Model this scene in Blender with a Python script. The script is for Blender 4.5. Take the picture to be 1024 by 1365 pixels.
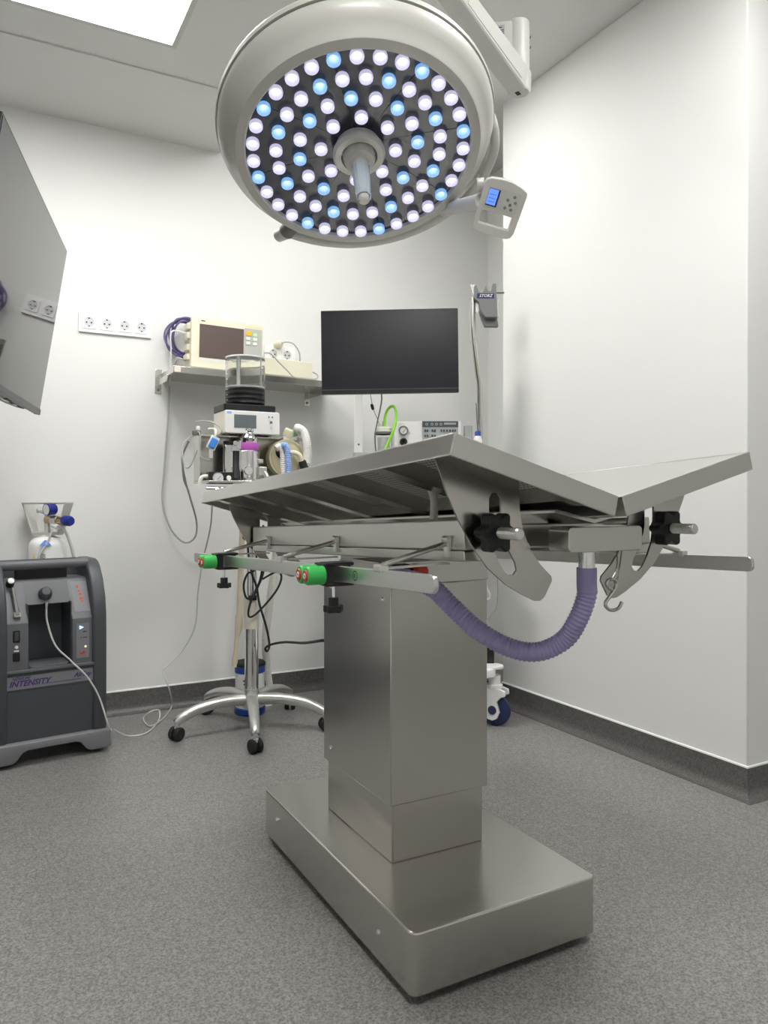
import bpy, bmesh, math, random
from math import sin, cos, tan, pi, radians, sqrt, atan2
from mathutils import Vector, Matrix
from mathutils.geometry import tessellate_polygon

for _o in list(bpy.data.objects):
    bpy.data.objects.remove(_o)
scene = bpy.context.scene
COL = scene.collection
random.seed(7)

# ------------------------------------------------------------------ camera
YAW, EYE, FOC, HORIZON = radians(28.5), 0.92, 1010.0, 664.0
cam_data = bpy.data.cameras.new('camera')
cam_data.sensor_fit = 'VERTICAL'
cam_data.sensor_height = 36.0
cam_data.sensor_width = 27.0
cam_data.lens = 36.0 * FOC / 1365.0
cam_data.shift_y = (HORIZON - 682.5) / 1365.0
cam_data.clip_start = 0.02
cam = bpy.data.objects.new('camera', cam_data)
cam.location = (0, 0, EYE)
cam.rotation_euler = (pi / 2, 0, -YAW)
COL.objects.link(cam)
scene.camera = cam

# ------------------------------------------------------------------ light and exposure
PANEL_GLOW = 27.0
world = bpy.data.worlds.new('world')
world.use_nodes = True
world.node_tree.nodes['Background'].inputs[0].default_value = (0.8, 0.82, 0.85, 1)
world.node_tree.nodes['Background'].inputs[1].default_value = 0.1
scene.world = world
vs = scene.view_settings
vs.view_transform = 'Standard'
vs.look = 'None'
vs.exposure = 0.0
vs.gamma = 1.0
vs.use_curve_mapping = False

# ------------------------------------------------------------------ helpers
FWD = Vector((sin(YAW), cos(YAW), 0)); RGT = Vector((cos(YAW), -sin(YAW), 0)); UP = Vector((0, 0, 1))
V = Vector


def at(u, v, **k):
    """point of the room seen at photo position (u, v) on the plane x=, y= or z=, or at distance d="""
    d = FWD + RGT * ((u - 512) / FOC) + UP * ((HORIZON - v) / FOC)
    (a, c), = k.items()
    C = V((0, 0, EYE))
    if a == 'd':
        return C + d * c
    i = 'xyz'.index(a)
    return C + d * ((c - C[i]) / d[i])


def cr(pts, n=6, closed=False):
    """Catmull-Rom through points"""
    P = [V(p) for p in pts]; out = []; N = len(P)
    rng = range(N) if closed else range(N - 1)
    for i in rng:
        g = (lambda j: P[j % N]) if closed else (lambda j: P[max(0, min(N - 1, j))])
        a, b, c, d = g(i - 1), g(i), g(i + 1), g(i + 2)
        for k in range(n):
            t = k / n
            out.append(0.5 * ((2 * b) + (c - a) * t + (2 * a - 5 * b + 4 * c - d) * t * t + (3 * b - a - 3 * c + d) * t ** 3))
    if not closed:
        out.append(P[-1])
    return out


def perp(t):
    a = V((0, 0, 1)) if abs(t.z) < 0.9 else V((1, 0, 0))
    e = t.cross(a).normalized()
    return e, t.cross(e).normalized()


def rrect(w, h, r, n=5):
    """rounded rectangle outline centred on 0"""
    out = []
    for cx, cy, a0 in ((w / 2 - r, h / 2 - r, 0), (-w / 2 + r, h / 2 - r, pi / 2), (-w / 2 + r, -h / 2 + r, pi), (w / 2 - r, -h / 2 + r, 1.5 * pi)):
        for k in range(n + 1):
            a = a0 + pi / 2 * k / n
            out.append((cx + r * cos(a), cy + r * sin(a)))
    return out


class MB:
    def __init__(s, M=None):
        s.v = []; s.f = []; s.M = M

    def add(s, vs_, fs):
        b = len(s.v)
        s.v += [(s.M @ V(p)) if s.M else V(p) for p in vs_]
        s.f += [tuple(b + i for i in f) for f in fs]
        return s

    def box(s, c, sz, R=None):
        hx, hy, hz = (q / 2 for q in sz); c = V(c); vs_ = []
        for x, y, z in ((-1, -1, -1), (1, -1, -1), (1, 1, -1), (-1, 1, -1), (-1, -1, 1), (1, -1, 1), (1, 1, 1), (-1, 1, 1)):
            p = V((x * hx, y * hy, z * hz))
            vs_.append(c + (R @ p if R else p))
        return s.add(vs_, [(0, 3, 2, 1), (4, 5, 6, 7), (0, 1, 5, 4), (1, 2, 6, 5), (2, 3, 7, 6), (3, 0, 4, 7)])

    def bb(s, x0, x1, y0, y1, z0, z1):
        return s.box(((x0 + x1) / 2, (y0 + y1) / 2, (z0 + z1) / 2), (abs(x1 - x0), abs(y1 - y0), abs(z1 - z0)))

    def bar(s, p0, p1, w, h, up=UP):
        p0 = V(p0); p1 = V(p1); d = p1 - p0; t = d.normalized()
        e = t.cross(V(up)).normalized(); u = e.cross(t).normalized()
        return s.box((p0 + p1) / 2, (d.length, w, h), Matrix((t, e, u)).transposed())

    def cyl(s, p0, p1, r0, r1=None, n=20):
        return s.tube([p0, p1], [r0, r0 if r1 is None else r1], n)

    def tube(s, pts, r, n=8, closed=False, caps=True):
        P = [V(p) for p in pts]; N = len(P)
        rr = r if isinstance(r, (list, tuple)) else [r] * N
        T = []
        for i in range(N):
            a = P[(i - 1) % N] if closed else P[max(i - 1, 0)]
            b = P[(i + 1) % N] if closed else P[min(i + 1, N - 1)]
            d = b - a
            T.append(d.normalized() if d.length > 1e-9 else V((0, 0, 1)))
        e, g = perp(T[0]); vs_ = []
        for i in range(N):
            t = T[i]
            e = (e - t * e.dot(t)).normalized(); g = t.cross(e)
            for k in range(n):
                a = 2 * pi * k / n
                vs_.append(P[i] + (e * cos(a) + g * sin(a)) * rr[i])
        fs = []
        for i in range(N if closed else N - 1):
            j = (i + 1) % N
            for k in range(n):
                l = (k + 1) % n
                fs.append((i * n + k, i * n + l, j * n + l, j * n + k))
        if caps and not closed:
            fs.append(tuple(reversed(range(n)))); fs.append(tuple((N - 1) * n + k for k in range(n)))
        return s.add(vs_, fs)

    def lathe(s, prof, o=(0, 0, 0), ax=(0, 0, 1), n=40, a0=0.0, a1=2 * pi, e=None):
        """prof: (radius, distance along ax)"""
        o = V(o); ax = V(ax).normalized()
        if e is None:
            e, g = perp(ax)
        else:
            e = V(e).normalized(); g = ax.cross(e)
        full = abs(a1 - a0 - 2 * pi) < 1e-6
        m = n if full else n + 1
        vs_ = []; fs = []
        for r, z in prof:
            for k in range(m):
                a = a0 + (a1 - a0) * k / n
                vs_.append(o + ax * z + (e * cos(a) + g * sin(a)) * max(r, 1e-5))
        for i in range(len(prof) - 1):
            for k in range(n):
                l = (k + 1) % m
                fs.append((i * m + k, i * m + l, (i + 1) * m + l, (i + 1) * m + k))
        if not full:                                    # close the two cut ends of a ring sector
            fs.append(tuple(i * m for i in range(len(prof))))
            fs.append(tuple(i * m + n for i in reversed(range(len(prof)))))
        return s.add(vs_, fs)

    def prism(s, poly, o, ex, ey, ez, holes=()):
        """polygon (a, b) -> o + a*ex + b*ey, extruded by vector ez; holes are polygons too"""
        o, ex, ey, ez = V(o), V(ex), V(ey), V(ez)
        loops = [list(poly)] + [list(h) for h in holes]
        flat = [p for l in loops for p in l]; n = len(flat)
        base = [o + ex * a + ey * b for a, b in flat]
        vs_ = base + [p + ez for p in base]; fs = []
        if holes:
            tri = tessellate_polygon([[V((a, b, 0)) for a, b in l] for l in loops])
            for t in tri:
                fs.append(tuple(t)); fs.append(tuple(n + i for i in reversed(t)))
        else:
            fs.append(tuple(range(n))); fs.append(tuple(n + i for i in reversed(range(n))))
        b = 0
        for l in loops:
            m = len(l)
            for k in range(m):
                j = (k + 1) % m
                fs.append((b + k, b + j, n + b + j, n + b + k))
            b += m
        return s.add(vs_, fs)

    def ball(s, c, r, n=14, sq=(1, 1, 1)):
        c = V(c); vs_ = []; fs = []; m = max(6, n // 2)
        for i in range(m + 1):
            th = pi * i / m
            for k in range(n):
                a = 2 * pi * k / n
                vs_.append(c + V((sin(th) * cos(a) * sq[0], sin(th) * sin(a) * sq[1], cos(th) * sq[2])) * r)
        for i in range(m):
            for k in range(n):
                l = (k + 1) % n
                fs.append((i * n + k, (i + 1) * n + k, (i + 1) * n + l, i * n + l))
        return s.add(vs_, fs)

    def mesh(s, name, bevel=0.0, seg=2, ang=35, weld=True):
        bm = bmesh.new()
        vv = [bm.verts.new(p) for p in s.v]
        for f in s.f:
            try:
                bm.faces.new([vv[i] for i in f])
            except ValueError:
                pass
        if weld:
            bmesh.ops.remove_doubles(bm, verts=bm.verts, dist=2e-5)
            bmesh.ops.dissolve_degenerate(bm, dist=1e-5, edges=bm.edges)
        bmesh.ops.recalc_face_normals(bm, faces=bm.faces)
        if bevel:
            ed = [e for e in bm.edges if len(e.link_faces) == 2 and e.calc_face_angle(0) > 0.55]
            bmesh.ops.bevel(bm, geom=ed, offset=bevel, segments=seg, profile=0.5, affect='EDGES', clamp_overlap=True)
        me = bpy.data.meshes.new(name)
        bm.to_mesh(me); bm.free()
        me.shade_smooth()
        me.set_sharp_from_angle(angle=radians(min(ang, 22) if bevel else ang))
        return me


WL = {}


def tag(o, label=None, cat=None, group=None, kind=None):
    for k, q in (('label', label), ('category', cat), ('group', group), ('kind', kind)):
        if q:
            o[k] = q
    return o


def thing(name, label, cat, loc, group=None):
    o = bpy.data.objects.new(name, None)
    o.empty_display_size = 0.05
    o.location = loc; COL.objects.link(o); WL[o.name] = V(loc)
    return tag(o, label, cat, group)


def put(name, me, m, parent=None, M=None, label=None):
    """link mesh as an object whose world matrix is M (parents are never rotated)"""
    M = M or Matrix.Identity(4)
    o = bpy.data.objects.new(name, me); COL.objects.link(o)
    if m is not None and not me.materials:
        me.materials.append(MAT[m])
    WL[o.name] = M.to_translation()
    if parent:
        o.parent = parent
        M = Matrix.Translation(-WL[parent.name]) @ M
    o.matrix_local = M
    if label:
        o['label'] = label
    return o


def part(name, mb, m, parent=None, bevel=0.0, seg=2, ang=35, label=None, base=False, weld=True):
    """one mesh object from world-space geometry, origin at its own middle (or foot)"""
    me = mb.mesh(name, bevel, seg, ang, weld)
    lo = [min(v.co[i] for v in me.vertices) for i in range(3)]; hi = [max(v.co[i] for v in me.vertices) for i in range(3)]
    c = V([(lo[i] + hi[i]) / 2 for i in range(3)])
    if parent is None or base:
        c.z = lo[2]
    me.transform(Matrix.Translation(-c))
    return put(name, me, m, parent, Matrix.Translation(c), label)


def single(name, mb, m, label, cat, group=None, kind=None, **k):
    return tag(part(name, mb, m, None, **k), label, cat, group, kind)


def frame(o, ex, ey, ez):
    M = Matrix((V(ex).normalized(), V(ey).normalized(), V(ez).normalized())).transposed().to_4x4()
    return Matrix.Translation(V(o)) @ M


def text(name, s, M, size, m, parent, shear=0.0, depth=0.0004, bold=0.0):
    """flat lettering; M maps local x right, y up, z out of the surface"""
    c = bpy.data.curves.new(name, 'FONT'); c.body = s; c.size = size; c.extrude = depth; c.shear = shear; c.offset = size * bold
    c.align_x = 'CENTER'; c.align_y = 'CENTER'; c.resolution_u = 2
    t = bpy.data.objects.new(name, c); COL.objects.link(t)
    bpy.context.view_layer.update()
    me = bpy.data.meshes.new_from_object(t.evaluated_get(bpy.context.evaluated_depsgraph_get()))
    bpy.data.objects.remove(t)
    me.materials.clear()
    return put(name, me, m, parent, M)


# ------------------------------------------------------------------ materials
MAT = {}


def mat(name, col, rough=0.5, metal=0.0, emit=None, strength=0.0, trans=0.0, ior=1.45, alpha=1.0, coat=0.0, spec=0.5,
        var=0.0, vscale=(8, 8, 8), bump=0.0, bscale=60.0, sss=0.0):
    m = bpy.data.materials.new(name); m.use_nodes = True
    nt = m.node_tree; b = nt.nodes['Principled BSDF']; I = b.inputs
    I['Base Color'].default_value = (*col, 1); I['Roughness'].default_value = rough; I['Metallic'].default_value = metal
    I['IOR'].default_value = ior; I['Transmission Weight'].default_value = trans; I['Alpha'].default_value = alpha
    I['Coat Weight'].default_value = coat; I['Coat Roughness'].default_value = 0.08; I['Specular IOR Level'].default_value = spec
    if emit:
        I['Emission Color'].default_value = (*emit, 1); I['Emission Strength'].default_value = strength
    tc = nt.nodes.new('ShaderNodeTexCoord')
    if var:
        mp = nt.nodes.new('ShaderNodeMapping'); mp.inputs['Scale'].default_value = vscale
        nz = nt.nodes.new('ShaderNodeTexNoise'); nz.inputs['Scale'].default_value = 1.0; nz.inputs['Detail'].default_value = 3
        nt.links.new(tc.outputs['Object'], mp.inputs[0]); nt.links.new(mp.outputs[0], nz.inputs['Vector'])
        mr = nt.nodes.new('ShaderNodeMapRange'); mr.inputs['To Min'].default_value = max(0.0, rough - var); mr.inputs['To Max'].default_value = rough + var
        mr.inputs['From Min'].default_value = 0.3; mr.inputs['From Max'].default_value = 0.7
        nt.links.new(nz.outputs['Fac'], mr.inputs[0]); nt.links.new(mr.outputs[0], I['Roughness'])
    if bump:
        n2 = nt.nodes.new('ShaderNodeTexNoise'); n2.inputs['Scale'].default_value = bscale; n2.inputs['Detail'].default_value = 2
        nt.links.new(tc.outputs['Object'], n2.inputs['Vector'])
        bp = nt.nodes.new('ShaderNodeBump'); bp.inputs['Strength'].default_value = bump; bp.inputs['Distance'].default_value = 0.001
        nt.links.new(n2.outputs['Fac'], bp.inputs['Height']); nt.links.new(bp.outputs[0], I['Normal'])
    MAT[name] = m
    return m


def speckle(name, dark, light, scale, rough):
    m = mat(name, dark, rough); nt = m.node_tree; b = nt.nodes['Principled BSDF']
    tc = nt.nodes.new('ShaderNodeTexCoord'); nz = nt.nodes.new('ShaderNodeTexNoise')
    nz.inputs['Scale'].default_value = scale; nz.inputs['Detail'].default_value = 2.5; nz.inputs['Roughness'].default_value = 0.65
    nt.links.new(tc.outputs['Object'], nz.inputs['Vector'])
    rp = nt.nodes.new('ShaderNodeValToRGB'); e = rp.color_ramp.elements
    e[0].position = 0.36; e[0].color = (*dark, 1); e[1].position = 0.66; e[1].color = (*light, 1)
    nt.links.new(nz.outputs['Fac'], rp.inputs[0]); nt.links.new(rp.outputs[0], b.inputs['Base Color'])
    bp = nt.nodes.new('ShaderNodeBump'); bp.inputs['Strength'].default_value = 0.25; bp.inputs['Distance'].default_value = 0.0008
    nt.links.new(nz.outputs['Fac'], bp.inputs['Height']); nt.links.new(bp.outputs[0], b.inputs['Normal'])


def perforated(name, col):
    """steel sheet with a fine grid of dimples, each a few millimetres"""
    m = mat(name, col, 0.4, 0.3); nt = m.node_tree; b = nt.nodes['Principled BSDF']
    tc = nt.nodes.new('ShaderNodeTexCoord'); vo = nt.nodes.new('ShaderNodeTexVoronoi'); vo.inputs['Scale'].default_value = 105
    vo.inputs['Randomness'].default_value = 0.0
    mp = nt.nodes.new('ShaderNodeMapping'); mp.inputs['Scale'].default_value = (1, 1, 0)
    nt.links.new(tc.outputs['Object'], mp.inputs[0]); nt.links.new(mp.outputs[0], vo.inputs['Vector'])
    bp = nt.nodes.new('ShaderNodeBump'); bp.inputs['Strength'].default_value = 0.6; bp.inputs['Distance'].default_value = 0.002
    nt.links.new(vo.outputs['Distance'], bp.inputs['Height']); nt.links.new(bp.outputs[0], b.inputs['Normal'])
    rp = nt.nodes.new('ShaderNodeValToRGB'); e = rp.color_ramp.elements
    e[0].position = 0.26; e[0].color = (*[c * 0.12 for c in col], 1); e[1].position = 0.36; e[1].color = (*col, 1)
    nt.links.new(vo.outputs['Distance'], rp.inputs[0]); nt.links.new(rp.outputs[0], b.inputs['Base Color'])


def led_mat(name, rim, core):
    """glow of one lens: hot middle, paler collar, by distance from the lens axis (object x, y)"""
    m = mat(name, (0.6, 0.6, 0.65), 0.25); nt = m.node_tree; b = nt.nodes['Principled BSDF']
    tc = nt.nodes.new('ShaderNodeTexCoord'); mp = nt.nodes.new('ShaderNodeMapping'); mp.inputs['Scale'].default_value = (1, 1, 0)
    ln = nt.nodes.new('ShaderNodeVectorMath'); ln.operation = 'LENGTH'
    nt.links.new(tc.outputs['Object'], mp.inputs[0]); nt.links.new(mp.outputs[0], ln.inputs[0])
    rp = nt.nodes.new('ShaderNodeValToRGB'); e = rp.color_ramp.elements
    e[0].position = 0.003; e[0].color = (*core, 1); e[1].position = 0.0105; e[1].color = (*rim, 1)
    nt.links.new(ln.outputs['Value'], rp.inputs[0]); nt.links.new(rp.outputs[0], b.inputs['Emission Color'])
    b.inputs['Emission Strength'].default_value = 1.0


mat('wall', (0.75, 0.75, 0.735), 0.65, bump=0.08, bscale=180)
mat('ceiling', (0.66, 0.66, 0.645), 0.75, bump=0.05, bscale=120)
speckle('vinyl', (0.145, 0.140, 0.134), (0.35, 0.341, 0.326), 230, 0.36)
speckle('vinyl_cove', (0.075, 0.073, 0.069), (0.15, 0.147, 0.14), 200, 0.28)
mat('sealant', (0.88, 0.88, 0.86), 0.5)
mat('weld', (0.17, 0.165, 0.16), 0.5)
mat('steel', (0.58, 0.565, 0.53), 0.22, 1.0)
mat('steel_flat', (0.63, 0.62, 0.585), 0.25, 1.0)
mat('steel_rim', (0.66, 0.65, 0.615), 0.33, 1.0)
mat('aluminium', (0.72, 0.72, 0.70), 0.33, 1.0)
mat('chrome', (0.80, 0.80, 0.80), 0.09, 1.0)
perforated('mesh_sheet', (0.62, 0.61, 0.585))
mat('black_plastic', (0.012, 0.012, 0.013), 0.38, bump=0.05, bscale=300)
mat('rubber', (0.015, 0.015, 0.016), 0.7)
mat('lamp_shell', (0.50, 0.495, 0.46), 0.38, coat=0.15)
mat('lamp_arm', (0.54, 0.54, 0.515), 0.4)
mat('gasket', (0.16, 0.16, 0.155), 0.5)
mat('led_board', (0.034, 0.036, 0.042), 0.28, spec=0.45)
led_mat('led_white', (0.42, 0.40, 0.56), (1.5, 1.5, 1.6))
led_mat('led_blue', (0.10, 0.30, 0.62), (0.7, 1.2, 1.5))
mat('lens_wall', (0.75, 0.76, 0.8), 0.12, trans=0.6, ior=1.3)
mat('sleeve', (0.78, 0.86, 0.92), 0.15, trans=0.55, ior=1.2)
mat('panel_glow', (0.9, 0.9, 0.9), 0.5, emit=(1.0, 0.99, 0.965), strength=PANEL_GLOW)
mat('white_plastic', (0.80, 0.80, 0.79), 0.35)
mat('white_enamel', (0.82, 0.82, 0.80), 0.28)
mat('cream_plastic', (0.72, 0.69, 0.55), 0.42)
mat('cream_light', (0.74, 0.70, 0.60), 0.42)
mat('grey_key', (0.45, 0.46, 0.43), 0.45)
mat('pale_key', (0.72, 0.72, 0.68), 0.45)
mat('orange_key', (0.85, 0.45, 0.03), 0.45)
mat('green_key', (0.5, 0.75, 0.45), 0.45)
mat('brown_screen', (0.115, 0.085, 0.078), 0.25, coat=0.4)
mat('grey_screen', (0.14, 0.165, 0.17), 0.22)
mat('tv_screen', (0.006, 0.006, 0.007), 0.035, spec=0.6)
mat('tv_shell', (0.03, 0.03, 0.032), 0.35)
mat('tv_grey', (0.12, 0.12, 0.12), 0.4)
mat('monitor_screen', (0.010, 0.011, 0.015), 0.28)
mat('socket_white', (0.84, 0.84, 0.84), 0.28)
mat('socket_well', (0.62, 0.62, 0.63), 0.4)
mat('dark_hole', (0.02, 0.02, 0.02), 0.6)
mat('purple_hose', (0.34, 0.30, 0.53), 0.42)
mat('purple_cable', (0.10, 0.075, 0.20), 0.4)
mat('grey_cable', (0.42, 0.42, 0.41), 0.45)
mat('white_cable', (0.72, 0.72, 0.70), 0.45)
mat('clear_tube', (0.56, 0.56, 0.55), 0.25)
mat('cream_tube', (0.74, 0.66, 0.50), 0.4)
mat('green_tube', (0.30, 0.72, 0.06), 0.3)
mat('green_clamp', (0.05, 0.50, 0.10), 0.4)
mat('red', (0.55, 0.03, 0.02), 0.35)
mat('estop', (0.62, 0.06, 0.03), 0.35)
mat('white_ink', (0.85, 0.85, 0.85), 0.5)
mat('dark_ink', (0.04, 0.04, 0.05), 0.5)
mat('blue_ink', (0.04, 0.17, 0.55), 0.5)
mat('purple_ink', (0.06, 0.035, 0.17), 0.5)
mat('conc_body', (0.062, 0.068, 0.078), 0.42, bump=0.25, bscale=420)
mat('conc_light', (0.125, 0.13, 0.14), 0.42, bump=0.2, bscale=420)
mat('conc_base', (0.21, 0.215, 0.23), 0.42, bump=0.15, bscale=300)
mat('conc_label', (0.21, 0.21, 0.23), 0.4)
mat('cyan_lamp', (0.3, 0.5, 1), 0.4, emit=(0.35, 0.55, 1.0), strength=2.0)
mat('yellow_lamp', (1, 0.8, 0.4), 0.4, emit=(1.0, 0.85, 0.45), strength=1.5)
mat('blue_gauge', (0.015, 0.03, 0.25), 0.3)
mat('blue_cap', (0.02, 0.07, 0.32), 0.35)
mat('blue_bright', (0.05, 0.25, 0.72), 0.4)
mat('violet', (0.50, 0.11, 0.50), 0.4)
mat('yellow_label', (0.75, 0.62, 0.2), 0.5)
mat('brass', (0.55, 0.42, 0.25), 0.3, 1.0)
mat('glass', (0.96, 0.97, 0.97), 0.03, trans=1.0, ior=1.12)
mat('amber_clear', (0.93, 0.90, 0.68), 0.12, trans=0.45, ior=1.12)
mat('granules', (0.72, 0.64, 0.47), 0.8, bump=0.6, bscale=300)
mat('mint_clear', (0.35, 0.75, 0.50), 0.15, trans=0.4, ior=1.2)
mat('bellows', (0.03, 0.03, 0.03), 0.5)
mat('pale_blue', (0.30, 0.45, 0.85), 0.4)
mat('ivory_hose', (0.78, 0.77, 0.72), 0.35)
mat('lcd_blue', (0.1, 0.2, 0.8), 0.3, emit=(0.12, 0.28, 0.95), strength=0.9)
mat('lcd_line', (0.02, 0.04, 0.25), 0.3)
mat('navy', (0.02, 0.03, 0.09), 0.4)
mat('navy_label', (0.012, 0.012, 0.09), 0.4)
mat('holder_grey', (0.16, 0.165, 0.165), 0.4)
mat('panel_dark', (0.07, 0.09, 0.10), 0.4)
mat('panel_grey', (0.40, 0.42, 0.42), 0.45)

# ------------------------------------------------------------------ the room
XL, XR, XN, XE = -1.4, 2.08, 2.48, 3.5           # left wall, pillar face, recess wall, far right wall
YF, YP0, YP1, YB, HC = -1.3, 1.504, 2.72, 3.375, 2.68


def struct(name, mb, m, **k):
    return tag(part(name, mb, m, None, **k), kind='structure')


fl = struct('floor', MB().bb(XL - .1, XE + .1, YF - .1, YB + .1, -0.05, 0), 'vinyl')
part('weld_seam', MB().bb(0.537, 0.541, YF, YB - .03, 0, 0.0006), 'vinyl', fl)
part('weld_seam', MB().bb(1.937, 1.941, YF, YP0, 0, 0.0006), 'vinyl', fl)
struct('wall_back', MB().bb(XL - .1, XN + .1, YB, YB + .1, 0, HC), 'wall')
struct('wall_left', MB().bb(XL - .1, XL, YF - .1, YB, 0, HC), 'wall')
struct('wall_right', MB().bb(XR, XE, YP0, YP1, 0, HC), 'wall', bevel=0.004)
struct('wall_recess', MB().bb(XN, XN + .1, YP1, YB, 0, HC), 'wall')
struct('wall_far_right', MB().bb(XE, XE + .1, YF - .1, YP0, 0, HC), 'wall')
struct('wall_front', MB().bb(XL - .1, XE + .1, YF - .1, YF, 0, HC), 'wall')

# ceiling: a lower field on the left, a higher one above the table, both with recesses for the light panels
HL, XS = 2.49, 0.985
PANELS = [(0.325, 2.373, HL, .60, .60), (0.325, 0.40, HL, .60, .60), (1.60, 0.85, HC, .60, .60), (1.38, 2.52, HC, .60, .30)]      # x, y, z, sizes; all but the first are unseen, added to light the room


def ceiling_field(x0, x1, y0, y1, z, top):
    outer = [(x0, y0), (x1, y0), (x1, y1), (x0, y1)]
    holes = [[(x - sx / 2, y - sy / 2), (x - sx / 2, y + sy / 2), (x + sx / 2, y + sy / 2), (x + sx / 2, y - sy / 2)] for x, y, pz, sx, sy in PANELS if pz == z]
    return MB().prism(outer, (0, 0, z), (1, 0, 0), (0, 1, 0), (0, 0, top - z), holes)


ce = struct('ceiling', ceiling_field(XS, XE + .1, YF - .1, YB + .1, HC, HC + .1), 'ceiling')
part('lower_field', ceiling_field(XL - .1, XS, YF - .1, YB + .1, HL, HC + .1), 'ceiling', ce)
part('edge_strip', MB().bb(XL, XS, 2.85, YB, HL - .006, HL + .01), 'ceiling', ce)
LIGHT_LABELS = ['square ceiling light panel glowing white at the top left corner of the picture', 'unseen square ceiling light panel added above the left screen, nearer the viewer',
                'unseen square ceiling light panel added in front of the pillar', 'narrow ceiling light panel added out of sight behind the round surgical light']
for (x, y, zc, sx, sy), lb in zip(PANELS, LIGHT_LABELS):
    t = thing('ceiling_light', lb, 'ceiling light', (x, y, zc), 'ceiling light panels')
    h, g = sx / 2 - .001, sy / 2 - .001
    b, c = h - .018, g - .018
    part('frame', MB().prism([(-h, -g), (h, -g), (h, g), (-h, g)], (x, y, zc - .003), (1, 0, 0), (0, 1, 0), (0, 0, .028), [[(-b, -c), (b, -c), (b, c), (-b, c)]]), 'lamp_arm', t)
    part('diffuser', MB().bb(x - b, x + b, y - c, y + c, zc + .012, zc + .02), 'panel_glow', t)
    part('housing', MB().bb(x - h, x + h, y - g, y + g, zc + .028, zc + .06), 'white_plastic', t)


def skirting(name, p0, p1, nrm, m0=None, m1=None):
    """coved vinyl skirting with a white sealant bead along its top edge; m0, m1 mitre its ends"""
    a, c = V((*p0, 0)), V((*p1, 0))
    n0, n1 = V((*(m0 or nrm), 0)), V((*(m1 or nrm), 0))

    def run(prof):
        k = len(prof); mb = MB()
        mb.add([a + n0 * d + UP * h for d, h in prof] + [c + n1 * d + UP * h for d, h in prof],
               [tuple(range(k)), tuple(reversed(range(k, 2 * k)))] + [(i, (i + 1) % k, k + (i + 1) % k, k + i) for i in range(k)])
        return mb
    prof = [(0, 0), (.034, 0), (.034, .0015), (.026, .003), (.018, .007), (.011, .014), (.006, .024), (.004, .036), (.004, .0955), (0, .0955)]
    o = struct(name, run(prof), 'vinyl_cove', ang=50)
    part('sealant_bead', run([(0, .0955), (.005, .0955), (.0045, .1005), (0, .1015)]), 'sealant', o)


skirting('baseboard_back', (XL, YB), (XN, YB), (0, -1))
skirting('baseboard_right', (XR, YP1), (XR, YP0), (-1, 0), (-1, 1), (-1, -1))
skirting('baseboard_front_right', (XR, YP0), (XE, YP0), (0, -1), (-1, -1))
skirting('baseboard_recess', (XN, YP1), (XR, YP1), (0, 1), None, (-1, 1))
skirting('baseboard_left', (XL, YF), (XL, YB), (1, 0))

# ------------------------------------------------------------------ operating table
CX, YM = 0.912, 1.5425
ot = thing('operating_table', 'stainless steel operating table with V-shaped top on a square column', 'operating table', (CX, 1.567, 0))
B = MB().prism(rrect(.446, .787, .018), (.917, 1.5655, .018), (1, 0, 0), (0, 1, 0), (0, 0, .117))
base = part('base_plinth', B, 'steel', ot, bevel=.004)
for x, y in ((.735, 1.225), (1.10, 1.225), (.735, 1.91), (1.10, 1.91)):
    part('foot', MB().lathe([(0, 0), (.024, 0), (.026, .004), (.026, .02), (0, .02)], (x, y, 0), n=20), 'rubber', ot)
for y, z in ((1.30, .075), (1.86, .085)):
    part('screw', MB().lathe([(0, .0045), (.004, .004), (.006, 0)], (.694, y, z), (-1, 0, 0), n=12), 'chrome', base)
part('inner_column', MB().bb(.791, 1.028, 1.42, 1.755, .1345, .60), 'steel', ot, bevel=.003)
slv = part('column_sleeve', MB().bb(.783, 1.036, 1.412, 1.763, .261, .734), 'steel', ot, bevel=.0025)
for y, z in ((1.45, .70), (1.72, .70), (1.72, .30)):
    part('screw', MB().lathe([(0, .004), (.0035, .0035), (.005, 0)], (.783, y, z), (-1, 0, 0), n=12), 'chrome', slv)
part('lift_head', MB().bb(.80, 1.02, 1.47, 1.70, .733, .80), 'steel_flat', ot, bevel=.003)
for x in (.80, .835, .985, 1.02):
    part('pivot_bracket', MB().prism([(-.05, 0), (.05, 0), (.03, .05), (.012, .062), (-.012, .062), (-.03, .05)], (x - .004, 1.60, .785), (0, 1, 0), (0, 0, 1), (.008, 0, 0)), 'steel_flat', ot)
cb = part('control_box', MB().bb(.715, .985, 1.34, 1.46, .743, .791), 'steel_flat', ot, bevel=.002)
es = part('stop_button', MB().lathe([(0, .018), (.013, .018), (.0165, .014), (.0165, .006), (.010, .004), (.010, 0)], (.808, 1.34, .768), (0, -1, 0), n=24), 'estop', cb)
part('socket_block', MB().bb(.748, .782, 1.328, 1.342, .752, .786).bb(.722, .742, 1.33, 1.342, .752, .786), 'black_plastic', cb, bevel=.002)
part('cable_gland', MB().cyl((.985, 1.39, .768), (1.004, 1.39, .768), .013).cyl((1.004, 1.39, .768), (1.018, 1.385, .770), .008), 'black_plastic', cb)

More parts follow.
